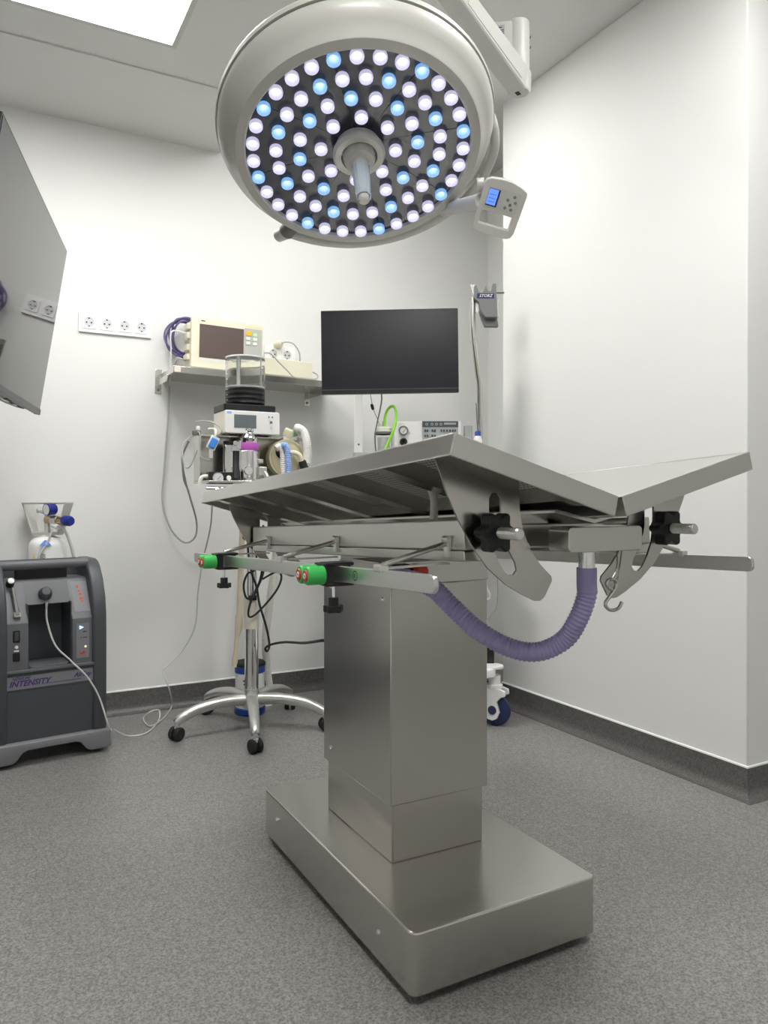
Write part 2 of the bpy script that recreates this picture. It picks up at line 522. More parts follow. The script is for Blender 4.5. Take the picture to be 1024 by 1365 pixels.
# sloping frame under the top
TF = Matrix.Translation((CX, YM, .8618)) @ Matrix.Rotation(-.0440, 4, 'X')
BX0, BX1 = .166, .212
for s in (-1, 1):
    part('frame_beam', MB(TF).bb(s * BX0, s * BX1, -.525, .53, -.050, 0), 'steel_rim', ot, bevel=.003)
    part('frame_flange', MB(TF).bb(s * BX0, s * (BX1 + .001), -.525, .53, -.0685, -.0505), 'steel_flat', ot, bevel=.002)
for y in (-.51, .515):
    part('cross_member', MB(TF).bb(-BX0, BX0, y - .018, y + .018, -.05, -.008), 'steel_flat', ot, bevel=.003)
part('cross_member', MB(TF).bb(-BX0, BX0, -.02, .02, -.06, -.01), 'steel_flat', ot, bevel=.003)
for dx in (-.1, .1):
    part('guide_rod', MB(TF).cyl((dx, -.545, -.046), (dx, -.40, -.046), .006, n=12), 'chrome', ot)
part('drain_trough', MB(TF).prism([(-.085, .012), (-.083, .014), (0, -.004), (.083, .014), (.085, .012), (.085, .008), (0, -.010), (-.085, .008)],
                                  (0, -.60, 0), (1, 0, 0), (0, 0, 1), (0, 1.16, 0)), 'steel_flat', ot)
# the two leaves of the top
ZV = .8835
TP = Matrix.Translation((CX, YM, ZV)) @ Matrix.Rotation(-.0570, 4, 'X')
Y0, Y1, TH = -.6575, .6575, .033
for s, th, W in ((-1, radians(16.2), .328), (1, radians(14.3), .336)):
    M = TP @ frame((0, 0, 0), (s * cos(th), 0, sin(th)), (0, 1, 0), (-s * sin(th), 0, cos(th)))
    q0 = .004
    leaf = part('table_leaf', MB(M).bb(q0, W, Y0, Y1, -.0022, 0), 'mesh_sheet' if s < 0 else 'steel_flat', ot)
    part('outer_rim', MB(M).bb(W - .004, W, Y0, Y1, -TH, .001), 'steel_rim', leaf, bevel=.0018)
    part('inner_rim', MB(M).bb(q0, q0 + .004, Y0, Y1, -TH, .001), 'steel_rim', leaf, bevel=.0018)
    part('end_rim', MB(M).bb(q0, W, Y0 - .0005, Y0 + .004, -TH, .001), 'steel_rim', leaf, bevel=.0018)
    part('end_rim', MB(M).bb(q0, W, Y1 - .004, Y1 + .0005, -TH, .001), 'steel_rim', leaf, bevel=.0018)
    for y in (-.425, -.19, .045, .28, .51):
        part('rib', MB(M).prism([(-.021, -.0022), (.021, -.0022), (.020, -.031), (-.020, -.031)], (q0 + .005, y, 0), (0, 1, 0), (0, 0, 1), (W - q0 - .01, 0, 0)), 'steel', leaf)
    part('stiffener', MB(M).bb(.055, .085, Y0 + .006, Y1 - .006, -.028, -.0022), 'steel_flat', leaf)

# slotted sector plates, a pair at each end
PO = [(576, 600), (588, 632), (597, 660), (610, 690), (628, 725), (650, 757), (675, 780), (700, 795), (713, 801), (720, 801), (726, 796), (736, 774), (735, 768), (720, 752), (706, 731), (697, 705), (693, 680), (692, 640)]
SO = [(652, 664), (652, 700), (655, 725), (664, 748), (672, 762), (678, 767), (685, 766), (689, 760), (687, 750), (678, 732), (670, 712), (668, 700), (668, 664), (664, 657), (656, 657)]
PY = .985


def plane_xz(l):
    return [(at(u, v, y=PY).x - CX, at(u, v, y=PY).z) for u, v in l]


po, so = plane_xz(PO), plane_xz(SO)
for y, dz in ((PY, 0.0), (2.085, -.060)):
    for s in (-1, 1):
        dz2 = dz - (.006 if s > 0 else 0)
        part('sector_plate', MB().prism([(-s * a, b + dz2) for a, b in po], (CX, y, 0), (1, 0, 0), (0, 0, 1), (0, .004, 0), [[(-s * a, b + dz2) for a, b in so]]), 'steel', ot, ang=40)
        kx = CX + s * .192
        kz = .866 + dz
        d = -1 if y < 1.5 else 1
        yk = y if d < 0 else y + .004
        lob = [((.029 + .0055 * cos(6 * a)) * cos(a), (.029 + .0055 * cos(6 * a)) * sin(a)) for a in [2 * pi * k / 48 for k in range(48)]]
        kb = MB().prism(lob, (kx, yk + d * .012, kz), (1, 0, 0), (0, 0, 1), (0, d * .026, 0)).cyl((kx, yk, kz), (kx, yk + d * .014, kz), .017)
        kn = part('clamp_knob', kb, 'black_plastic', ot, bevel=.003)
        part('threaded_rod', MB().tube([(kx, yk + d * (.038 + t * .002), kz) for t in range(25)], [.0085 + .0009 * (t % 2) for t in range(24)] + [.0075], 16), 'aluminium', kn)

# drain box and outlet pipe
db = part('drain_box', MB().prism(rrect(.165, .042, .008), (.9265, .93, .852), (1, 0, 0), (0, 0, 1), (0, .05, 0)), 'steel_flat', ot, bevel=.0015)
part('outlet_pipe', MB().cyl((.9075, .957, .832), (.9075, .957, .775), .0138, n=24), 'chrome', ot)
part('outlet_elbow', MB().tube(cr([at(575, 650, y=1.16), at(579, 668, y=1.16), at(578, 692, y=1.16)], 6), .0075, 10), 'lamp_shell', ot)

# side rails with their brackets
RS = (.799 - .748) / (2.2 - .895)
for s, x in ((-1, .570), (1, 1.256)):
    zc = (.799 + .748) / 2
    L = (2.2 - .895)
    rl = part('side_rail', MB().prism(rrect(L, .0275, .011), (x - .004, (2.2 + .895) / 2, zc), (0, cos(RS), -sin(RS)), (0, sin(RS), cos(RS)), (.008, 0, 0)), 'aluminium', ot, bevel=.0015)
    if s < 0:
        for y in (1.145,):
            zz = .799 - RS * (y - .895)
            part('stamped_mark', MB().lathe([(.0068, 0), (.0078, .0004), (.0088, 0)], (x - .004, y, zz), (-1, 0, 0), n=20).box((x - .0042, y, zz), (.0005, .0012, .007)).box((x - .0042, y + .003, zz), (.0005, .0012, .006)), 'dark_ink', rl)
    bx = CX + s * BX1
    for y in (1.06, 1.50, 1.93):
        zr = .799 - RS * (y - .895); zb = .8618 - .044 * (y - YM)
        part('rail_rod', MB().cyl((bx - s * .004, y, zb - .036), (x + s * -.004, y, zr + .021), .0048, n=12), 'steel_flat', ot)
        part('rail_arm', MB().bar((bx, y + .006, zb - .072), (x, y + .004, zr + .015), .014, .003), 'steel_flat', ot)
        part('rod_clip', MB().box((bx + s * .004, y, zb - .046), (.008, .014, .030)).cyl((bx + s * .006, y - .008, zb - .032), (bx + s * .006, y + .008, zb - .032), .0062, n=12), 'aluminium', ot, bevel=.0015)
        part('rail_block', MB().box((x - s * .004 * 0, y, zr + .016), (.016, .026, .012)), 'aluminium', ot, bevel=.002)

# corrugated drain hose
hp = cr([(.9075, .957, .803), (.9075, .957, .775), (.9070, .957, .755), at(771, 825, y=.965), at(752, 853, y=.985), at(716, 869, y=1.01), at(676, 862, y=1.04), at(636, 839, y=1.07),
         at(602, 808, y=1.10), at(577, 784, y=1.12), at(552, 774, y=1.15), at(525, 768, y=1.19), at(512, 765, y=1.22)], 40)
acc = [0]
for a, b in zip(hp, hp[1:]):
    acc.append(acc[-1] + (b - a).length)
rings = []; rad = []
stp = .0017; want = 0; j = 0
while want < acc[-1]:
    while acc[j + 1] < want:
        j += 1
    t = (want - acc[j]) / max(1e-9, acc[j + 1] - acc[j])
    rings.append(hp[j].lerp(hp[j + 1], t))
    w = .0010 * cos(2 * pi * want / .0068)
    rad.append(.0168 if want < .04 else .0163 + w)
    want += stp
single('drain_hose', MB().tube(rings, rad, 22), 'purple_hose', 'purple corrugated drain hose looping below the operating table outlet', 'hose', ang=60, weld=False)

# S hook on the drain box
S = [(850, 575), (828, 560), (822, 540), (835, 524), (858, 522), (872, 540), (868, 565), (850, 595), (832, 620), (818, 640), (818, 662), (838, 680), (865, 682), (888, 668), (902, 640)]
sh = thing('s_hook', 'small bent wire S hook hanging beside the purple hose outlet', 'hook', at(818, 800, y=.945))
part('hook_wire', MB().tube(cr([at(600 + a / 3.938, 640 + b / 3.938, y=.945 + .0012 * (i / 7 - 1)) for i, (a, b) in enumerate(S)], 5), .0031, 8), 'steel', sh)
part('hanging_link', MB().tube(cr([at(822, 734, y=.975), at(823, 752, y=.95), at(820, 764, y=.945), at(815, 773, y=.945), at(824, 771, y=.947), at(826, 757, y=.95), at(829, 734, y=.975)], 6), .0014, 6), 'steel_flat', sh)


# rail clamps with green buttons
def rail_clamp(y, lb, k=1.0):
    z = .799 - RS * (y - .895)
    t = thing('rail_clamp', lb, 'clamp', (.555, y, z - .075), 'green rail clamps')
    b = MB().bb(.540, .560, y - .020, y + .022, z - .019, z + .019)
    b.bb(.545, .598, y - .022, y + .012, z + .0145, z + .0205).bb(.545, .598, y - .022, y + .012, z - .0215, z - .0155)
    b.bb(.583, .592, y - .022, y + .0, z - .02, z + .018)
    part('clamp_body', b, 'black_plastic', t, bevel=.0015)
    for dy in (-.014, .016):
        g = part('button_barrel', MB().lathe([(0, 0), (.0165, 0), (.0165, .029), (.0145, .033), (0, .033)], (.541, y + dy, z - .001), (-1, 0, 0), n=28), 'green_clamp', t, bevel=.001)
        part('button_face', MB().lathe([(0, .0022), (.0095, .002), (.0105, 0)], (.508, y + dy, z - .001), (-1, 0, 0), n=24), 'red', g)
        part('button_ring', MB().lathe([(.003, 0), (.003, .0012), (.0048, .0012), (.0048, 0)], (.5062, y + dy, z - .001), (-1, 0, 0), n=20), 'white_ink', g)
    part('clamp_screw', MB().cyl((.566, y - .004, z - .018), (.566, y - .004, z - .046), .0028, n=10), 'chrome', t)
    lob = [((.0155 + .0035 * cos(5 * a)) * cos(a), (.0155 + .0035 * cos(5 * a)) * sin(a)) for a in [2 * pi * q / 40 for q in range(40)]]
    part('clamp_knob', MB().prism(lob, (.566, y - .004, z - .069), (1, 0, 0), (0, 1, 0), (0, 0, .012)).cyl((.566, y - .004, z - .058), (.566, y - .004, z - .043), .0095, n=18), 'black_plastic', t, bevel=.0012)


rail_clamp(1.235, 'green and black rail clamp on the side rail nearer to the column')
rail_clamp(1.905, 'green and black rail clamp at the far end of the side rail')

# ------------------------------------------------------------------ surgical light
LC = V((.78414, 1.56556, 1.71556)); LN = V((.10944, .40033, .90981)).normalized()
E1 = V((.96461, -.26370, 0)).normalized(); E2 = E1.cross(LN).normalized()
sl = thing('surgical_light', 'round grey surgical light with many small lenses hanging above the table', 'surgical light', (1.15, 2.07, HC))


def lp(r, a, z=0.0):
    return LC + LN * z + (E1 * cos(a) + E2 * sin(a)) * r


def off(r):
    K = [(0, .017), (.087, .0155), (.138, .0127), (.19, .0075), (.242, 0), (.27, -.004)]
    for (a, b), (c, d) in zip(K, K[1:]):
        if r <= c:
            return b + (d - b) * (r - a) / (c - a)
    return -.004


part('front_ring', MB().lathe([(.258, .012), (.2585, -.006), (.262, -.0085), (.281, -.0045), (.2835, -.002), (.2875, .008), (.302, .022), (.314, .038), (.320, .052), (.3205, .060), (.310, .062), (.27, .04)],
                              LC, LN, n=96), 'lamp_shell', sl, ang=25)
part('gasket_ring', MB().lathe([(.314, .059), (.3185, .0605), (.3185, .0655), (.314, .067)], LC, LN, n=96), 'gasket', sl)
part('back_shell', MB().lathe([(.312, .064), (.324, .0645), (.3255, .074), (.322, .084), (.306, .098), (.26, .112), (.16, .120), (.05, .124), (0, .124)], LC, LN, n=96), 'lamp_shell', sl, ang=28)
rs = [.040, .06, .087, .11, .138, .165, .19, .216, .242, .259]
for k in range(8):
    a = radians(22 + 45 * k)
    pr = [(r, off(r) + .007) for r in rs] + [(r, off(r) + .011) for r in reversed(rs)]
    part('led_board', MB().lathe(pr, LC, LN, n=10, a0=a + .004, a1=a + pi / 4 - .004, e=E1), 'led_board', sl, ang=50, weld=False)
bowl = MB().lathe([(.0155, 0), (.0165, .008), (.0157, .0125), (.0150, .0125), (.0125, .008), (.008, .003), (.004, -.001), (0, -.002)], n=18)
me_w, me_b = bowl.mesh('led_lens_white', ang=60), bowl.mesh('led_lens_blue', ang=60)
for N, r, ph, bl in ((32, .24243, 1.96561, 4), (24, .18987, 1.93257, 3), (16, .13765, 1.86897, 2), (8, .0867, 1.67868, 0)):
    for j in range(N):
        a = ph - 2 * pi * j / N
        blue = bl and (j % bl == (0 if N in (32, 16) else 2))
        p = lp(r, a, off(r) + .0025)
        put('led_lens', me_b if blue else me_w, 'led_blue' if blue else 'led_white', sl, frame(p, E1, -E2, -LN) @ Matrix.Scale(.93, 4))
hub = part('hub_collar', MB().lathe([(0, .004), (.040, .004), (.042, -.012), (.056, -.012), (.0605, -.006), (.0605, .002), (.052, .012), (.052, .03), (0, .03)], LC, LN, n=48), 'lamp_shell', sl, ang=30)
hd = part('handle', MB().lathe([(0, -.002), (.0385, -.002), (.0385, -.012), (.034, -.028), (.022, -.034), (.0205, -.05), (.0195, -.060), (0, -.060)], LC, LN, n=40), 'lamp_shell', sl, ang=30)
part('handle_sleeve', MB().lathe([(.0205, -.034), (.0215, -.05), (.0195, -.085), (.0165, -.130), (.0165, -.133), (.0145, -.133), (.017, -.085), (.019, -.05)], LC, LN, n=14), 'sleeve', hd, ang=8)
part('handle_core', MB().lathe([(0, -.055), (.012, -.055), (.0115, -.131), (.013, -.133), (.0125, -.144), (.010, -.147), (0, -.147)], LC, LN, n=24), 'lamp_shell', hd)
part('camera_port', MB().lathe([(0, -.0125), (.0075, -.0125), (.0075, -.020), (0, -.020)], LC + E1 * .027 + E2 * .012, LN, n=20), 'dark_hole', hub)

# yoke that runs round the rim, its pivot, and the two jointed arms up to the ceiling
ya = [radians(-113 + 6 * k) for k in range(17)]
A0 = V((.80, 1.45, 2.215))                                         # far end of the spring arm, above the lamp
part('yoke', MB().tube([lp(.347, a, .052) for a in ya] + cr([lp(.347, radians(-11), .054), lp(.342, radians(2), .07), lp(.31, radians(14), .115), lp(.22, radians(24), .185), A0 - V((0, 0, .20)), A0 - V((0, 0, .03))], 6), .0115, 12), 'lamp_arm', sl)
pv = lp(.347, ya[0], .052)
dv = (pv - LC).normalized()
part('yoke_pivot', MB().cyl(pv - dv * .045, pv - dv * .002, .019, .021, 24), 'gasket', sl)
part('pivot_cap', MB().lathe([(0, .034), (.012, .034), (.0165, .029), (.018, .004), (.018, -.01), (0, -.01)], pv, (dv + E1 * -.5).normalized(), n=24), 'lamp_arm', sl)
K0 = V((1.435, 1.80, 2.20)); K1 = V((1.435, 1.80, 2.322))       # knuckle column, foot and head
part('arm_joint', MB().cyl(A0 - V((0, 0, .06)), A0 + V((0, 0, .05)), .045, n=28), 'lamp_arm', sl, bevel=.004)
sa = (K0 - A0); sd = V((sa.x, sa.y, 0)).normalized()
M = frame(A0, sd, sd.cross(UP) * -1, UP)
Ls = V((sa.x, sa.y, 0)).length
arm = part('spring_arm', MB(M).prism([(0, .015), (0, -.04), (Ls * .5, -.058), (Ls - .02, -.085), (Ls + .025, -.085), (Ls + .035, -.07), (Ls + .035, -.01), (Ls - .06, -.006)], (0, -.030, 0), (1, 0, 0), (0, 0, 1), (0, .060, 0)), 'lamp_arm', sl, bevel=.009, seg=3)
part('arm_cover', MB(M).prism([(Ls * .45, -.008), (Ls * .45, -.046), (Ls - .05, -.070), (Ls - .05, -.015)], (0, -.0315, 0), (1, 0, 0), (0, 0, 1), (0, .002, 0)), 'lamp_arm', arm, bevel=.0006)
part('arm_slot', MB(M).bb(Ls - .012, Ls + .006, -.006, .006, -.087, -.083), 'dark_hole', arm)
kn = part('knuckle', MB().cyl(K0 - V((0, 0, .07)), K1 + V((0, 0, .02)), .033, n=32), 'lamp_arm', sl, bevel=.006)
for zz in (.10, .07):
    part('knuckle_screw', MB().cyl(K0 + V((.030, -.014, zz)), K0 + V((.0335, -.016, zz)), .004, n=10), 'gasket', kn)
H0 = V((1.15, 2.07, 0))
hd_ = V((H0.x - K0.x, H0.y - K0.y, 0)); hl = hd_.length; hd_.normalize()
M = frame((K0.x, K0.y, 0), hd_, hd_.cross(UP) * -1, UP)
ea = part('extension_arm', MB(M).prism([(-.0, 2.335), (-.0, 2.245), (.04, 2.255), (.15, 2.275), (hl, 2.275), (hl, 2.385), (.15, 2.350)], (0, -.029, 0), (1, 0, 0), (0, 0, 1), (0, .058, 0)), 'lamp_arm', sl, bevel=.008, seg=3)
side = -1 if (M @ V((0, -.1, 0)) - V((0, 0, 0))).length < (M @ V((0, .1, 0)) - V((0, 0, 0))).length else 1
lx = V((-1, 0, 0)) if side > 0 else V((1, 0, 0))
Mn = (M.to_3x3() @ V((0, side, 0))).normalized()
rx = UP.cross(Mn).normalized()
lab0 = M @ V((.066, side * .0293, 2.306))
lab = part('warning_label', MB(frame(lab0, rx, UP, Mn)).bb(-.028, .028, -.019, .019, 0, .0006), 'panel_grey', ea)
part('label_print', MB(frame(lab0, rx, UP, Mn)).prism([(-.018, .008), (-.009, .008), (-.0135, .016)], (0, 0, .0006), (1, 0, 0), (0, 1, 0), (0, 0, .0003))
     .bb(-.004, .02, .0105, .0135, .0006, .0009).bb(-.026, .026, .0025, .0050, .0006, .0009).bb(-.026, .026, -.0025, 0, .0006, .0009).bb(-.026, .026, -.0075, -.005, .0006, .0009).bb(-.026, .02, -.0125, -.01, .0006, .0009), 'dark_ink', ea)
part('ceiling_column', MB().cyl((H0.x, H0.y, 2.24), (H0.x, H0.y, 2.62), .055, n=32).cyl((H0.x, H0.y, 2.60), (H0.x, H0.y, HC), .15, n=48), 'lamp_arm', sl, bevel=.004)

# control panel with grip on the yoke
pc = at(667, 276, d=1.66)
nz_ = (V((0, 0, EYE)) - pc).normalized()
nz_ = (nz_ + V((0, -.10, -.30))).normalized()
xr = UP.cross(nz_).normalized(); yu = nz_.cross(xr)
ro = radians(-17)
cx_, cy_ = xr * cos(ro) + yu * sin(ro), yu * cos(ro) - xr * sin(ro)
M = frame(pc, cx_, cy_, nz_)
outl = [(-.036, .052), (-.046, .046), (-.048, .036), (-.046, -.052), (-.040, -.060), (-.03, -.062), (.034, -.062), (.043, -.058), (.047, -.048), (.049, .034), (.047, .042), (.030, .050), (.01, .0545), (-.012, .055)]
hole = [(-.036, -.044), (.032, -.044), (.034, -.041), (.034, -.018), (.032, -.015), (-.034, -.015), (-.037, -.018), (-.037, -.041)]
cp = part('control_panel', MB(M).prism(outl, (0, 0, -.022), (1, 0, 0), (0, 1, 0), (0, 0, .022), [hole]), 'lamp_shell', sl, bevel=.0025)
part('key_field', MB(M).bb(-.036, .037, -.008, .036, 0, .0008), 'grey_key', cp)
part('display_bezel', MB(M).bb(-.034, -.009, -.0035, .033, .0008, .0012), 'navy', cp)
part('display', MB(M).bb(-.0335, -.013, -.0005, .032, .0012, .0016), 'lcd_blue', cp)
part('display_lines', MB(M).bb(-.031, -.016, .0205, .0215, .0016, .0018).bb(-.031, -.016, .0125, .0135, .0016, .0018).bb(-.031, -.016, .0055, .0065, .0016, .0018), 'lcd_line', cp)
for a, b in ((.024, .027), (.011, .018), (.029, .016), (.019, .009), (.010, .001), (.024, .000)):
    part('push_button', MB(M).lathe([(0, .002), (.0025, .002), (.0034, .001), (.0034, .0006)], (a, b, 0), (0, 0, 1), n=14), 'gasket', cp)
part('panel_bracket', MB().tube([pc - cx_ * .04 - nz_ * .012, lp(.335, radians(-36), .055)], .017, 16).cyl(pc - cx_ * .048 + cy_ * .035 - nz_ * .012, pc - cx_ * .062 + cy_ * .03 - nz_ * .012, .012), 'lamp_arm', sl)

# ------------------------------------------------------------------ wall screen on the left
ty, tt = radians(13.5), radians(9)
tdir = V((sin(ty), cos(ty), 0)); tnh = V((cos(ty), -sin(ty), 0))
tn = tnh * cos(tt) - UP * sin(tt); tup = tnh * sin(tt) + UP * cos(tt)
tcor = at(90, 335, d=2.55)
TW, THH = .955, .555
M = frame(tcor, -tdir, tup, tn)                    # x towards the viewer along the top edge, y up, z out of the screen
tv = thing('television', 'large dark glossy screen hung at the left edge of the room', 'television', (*(tcor - tdir * .48).xy, HL))
part('screen_glass', MB(M).bb(.006, TW - .006, -THH + .014, -.006, -.004, 0), 'tv_screen', tv)
part('bezel', MB(M).bb(0, TW, -THH, 0, -.016, -.0012), 'tv_shell', tv, bevel=.001)
part('lower_bezel', MB(M).bb(0, TW, -THH - .004, -THH + .014, -.018, .0015), 'tv_grey', tv, bevel=.0015)
part('corner_bumper', MB(M).bb(-.002, .010, -THH - .005, -THH + .010, -.016, .002), 'black_plastic', tv, bevel=.001)
hs = part('rear_housing', MB(M).prism([(.05, -.016), (TW - .05, -.016), (TW - .16, -.062), (.22, -.062), (.12, -.045)], (0, -THH + .0, 0), (1, 0, 0), (0, 0, 1), (0, .40, 0)), 'tv_grey', tv, bevel=.003)
part('port_cover', MB(M).prism([(.10, -.030), (.30, -.048), (.34, -.062), (.22, -.062), (.13, -.047)], (0, -THH - .003, 0), (1, 0, 0), (0, 0, 1), (0, .004, 0)), 'black_plastic', hs)
for a, b, w in ((.20, -.038, .03), (.30, -.044, .07), (.40, -.040, .08)):
    part('port', MB(M).bb(a - w / 2, a + w / 2, -THH - .003, -THH + .004, b - .006, b + .006), 'aluminium', hs)
for k in range(2):
    part('speaker_slot', MB(M).bb(.30 + .03 * k, .36 + .05 * k, -THH - .003, -THH + .002, -.030 - .012 * k, -.024 - .012 * k), 'dark_hole', hs)
q = M @ V((TW * .5, -.26, -.062))
part('ceiling_mount', MB().tube([q, V((q.x - .06, q.y, q.z + .06)), V((q.x - .06, q.y, HL))], .022, 16).cyl((q.x - .06, q.y, HL - .02), (q.x - .06, q.y, HL), .08, n=28), 'tv_shell', tv)


# ------------------------------------------------------------------ sockets
def socket_strip(n, x0, zc, lb, grp, pitch=.071, h=.083):
    t = thing('wall_socket', lb, 'socket', (x0 + (n * pitch + .01) / 2, YB, zc), grp)
    w = n * pitch + .010
    part('cover_frame', MB().prism(rrect(w, h, .004), (x0 + w / 2, YB - .010, zc), (1, 0, 0), (0, 0, 1), (0, .010, 0), [rrect(.001, .001, .0004, 1)]), 'socket_white', t, bevel=.0012)
    for k in range(n):
        x = x0 + .005 + pitch * (k + .5)
        s_ = part('socket_insert', MB().prism(rrect(.054, .054, .004), (x, YB - .0125, zc), (1, 0, 0), (0, 0, 1), (0, .003, 0), [[(.0195 * cos(2 * pi * i / 28), .0195 * sin(2 * pi * i / 28)) for i in range(28)]]), 'socket_white', t, bevel=.0006)
        part('socket_well', MB().lathe([(.0195, .0016), (.0195, .0022), (0, .0022)], (x, YB - .0125, zc), (0, 1, 0), n=28), 'socket_well', s_)
        for dx in (-.0095, .0095):
            part('pin_hole', MB().lathe([(0, 0), (.0034, 0), (.0034, .001), (0, .001)], (x + dx, YB - .0112, zc - .001), (0, 1, 0), n=12), 'dark_hole', s_)
        part('earth_clip', MB().box((x, YB - .0112, zc + .0165), (.006, .002, .005)).box((x, YB - .0112, zc - .0165), (.006, .002, .004)), 'dark_hole', s_)
    return t


socket_strip(4, .386, 1.654, 'white four-gang wall socket strip beside the left screen', None)
wx = at(360, 462, y=YB)
socket_strip(2, wx.x - .030, 1.595, 'white wall socket above the shelf with a cream plug in it', None)
pl = at(372, 459, y=YB - .03)
plug = thing('mains_plug', 'round cream plug in the wall socket with its grey lead', 'plug', (pl.x, YB, pl.z))
part('plug_body', MB().lathe([(0, .052), (.008, .052), (.0125, .042), (.0175, .024), (.0195, .018), (.0195, 0), (0, 0)], (pl.x, YB - .012, pl.z), (0, -1, 0), n=24), 'cream_plastic', plug)
part('lead', MB().tube(cr([(pl.x, YB - .06, pl.z), at(383, 456, y=YB - .09), at(392, 459, y=YB - .09), at(399, 470, y=YB - .08), at(400, 480, y=YB - .07), at(400, 495, y=YB - .05)], 6), .0032, 8), 'grey_cable', plug)

# ------------------------------------------------------------------ wall shelf and what stands on it
SLP = -.020
SX0, SX1, SY0 = .722, 1.50, 3.135
SZ = 1.463
TS = Matrix.Translation((SX0, 0, SZ)) @ Matrix.Rotation(-SLP, 4, 'Y')
shf = thing('wall_shelf', 'stainless steel shelf fixed to the back wall', 'shelf', (SX0 + .35, YB, SZ - .03))
part('shelf_board', MB(TS).bb(0, SX1 - SX0, SY0, YB, -.028, 0), 'steel_flat', shf, bevel=.0015)
part('edge_patch', MB(TS).bb(.004, .03, SY0 - .0008, SY0 + .002, -.024, -.004), 'cream_light', shf)
for x in (-.010, .690):
    part('shelf_bracket', MB(TS).bb(x - .014, x + .014, YB - .004, YB, -.088, .018).bb(x - .002, x + .002, SY0 + .06, YB, -.055, -.0285), 'steel_flat', shf, bevel=.001)
    part('bracket_bolt', MB(TS).lathe([(0, .005), (.005, .004), (.0065, 0)], (x, YB - .004, -.072), (0, -1, 0), n=12), 'gasket', shf)

MY = 3.165
pm = thing('patient_monitor', 'beige patient monitor with brown screen standing on the wall shelf', 'monitor', TS @ V((.24, 3.24, 0)))
P = lambda: MB(TS)
MX0, MX1, MZ1 = .078, .392, .222
for fx in (.10, .37):
    part('foot', P().bb(fx - .012, fx + .012, MY + .02, YB - .06, 0, .008), 'rubber', pm)
part('case', P().bb(MX0 + .008, MX1 - .004, MY + .018, YB - .055, .008, MZ1 - .010), 'cream_plastic', pm, bevel=.004)
part('front_frame', P().prism([(a + (MX0 + MX1) / 2, b + (MZ1 + .008) / 2) for a, b in rrect(MX1 - MX0, MZ1 - .008, .008)], (0, MY, 0), (1, 0, 0), (0, 0, 1), (0, .020, 0)), 'cream_plastic', pm, bevel=.003)
part('screen', P().bb(MX0 + .034, MX0 + .226, MY - .0012, MY + .002, .052, .192), 'brown_screen', pm)
kf = part('key_panel', P().bb(MX0 + .228, MX1 - .006, MY - .001, MY + .002, .030, .198), 'grey_key', pm)
for i, (a, b, m) in enumerate([(0, 0, 'orange_key'), (1, 0, 'green_key'), (0, 1, 'pale_key'), (1, 1, 'pale_key'), (0, 2, 'pale_key'), (1, 2, 'pale_key'), (0, 6, 'pale_key')]):
    w = .024 if i == 0 else .019
    part('key', P().bb(MX0 + .236 + a * .030, MX0 + .236 + a * .030 + w, MY - .004, MY, .166 - b * .0195, .166 - b * .0195 + (.020 if i == 0 else .014)), m, kf, bevel=.001)
part('control_dial', P().lathe([(0, .014), (.010, .014), (.012, 0)], (MX0 + .262, MY, .052), (0, -1, 0), n=20), 'pale_key', kf)
part('maker_mark', P().bb(MX0 + .040, MX0 + .057, MY - .0006, MY + .001, .203, .208), 'dark_ink', pm)
part('coloured_stripe', P().bb(MX0 + .235, MX1 - .012, MY - .0006, MY + .001, .203, .206), 'yellow_label', pm)
part('white_strip', P().bb(MX0 + .034, MX0 + .226, MY - .0006, MY + .001, .038, .048), 'pale_key', pm)
for zz in (.06, .10, .15, .19):
    part('side_lug', P().bb(MX0 - .006, MX0 + .009, MY + .05, MY + .11, zz - .014, zz + .012), 'cream_plastic', pm, bevel=.003)

bx0 = thing('module_box', 'low beige equipment box lying on the shelf right of the patient monitor', 'box', TS @ V((.52, 3.22, 0)))
part('case', P().bb(.40, .640, 3.19, YB - .03, .012, .088), 'cream_plastic', bx0, bevel=.004)
part('front_plate', P().bb(.404, .636, 3.1885, 3.191, .016, .084), 'cream_plastic', bx0)
for fx in (.42, .62):
    part('foot', P().bb(fx - .01, fx + .01, 3.21, 3.31, 0, .013), 'rubber', bx0)
single('box_lead', P().tube(cr([(.395, 3.16, .10), (.425, 3.155, .098), (.46, 3.15, .065), (.50, 3.145, .03), (.53, 3.145, .006), (.58, 3.15, .005), (.64, 3.16, .008), (.665, 3.19, .03), (.66, 3.23, .05), (.645, 3.25, .05)], 8), .0032, 8), 'grey_cable',
       'thin grey lead draped over the beige equipment box', 'cable')

# coil of purple cable behind the monitor
cc = at(243, 449, y=3.30); pts = []
for k in range(6):
    for j in range(16):
        a = 2 * pi * j / 16
        r = 1 + .05 * sin(k * 2.1)
        pts.append(V((cc.x + .012 + (.050 + .008 * ((k * 3) % 5)) * r * cos(a) + .005 * sin(k * 3.3), cc.y + .008 * sin(a * 2 + k) + .005 * k, cc.z + (.070 + .005 * ((k * 7) % 4)) * sin(a + .2 * sin(k)))))
single('cable_coil', MB().tube(cr(pts, 3), .0044, 8), 'purple_cable', 'coiled purple cable hanging beside the beige patient monitor', 'cable')

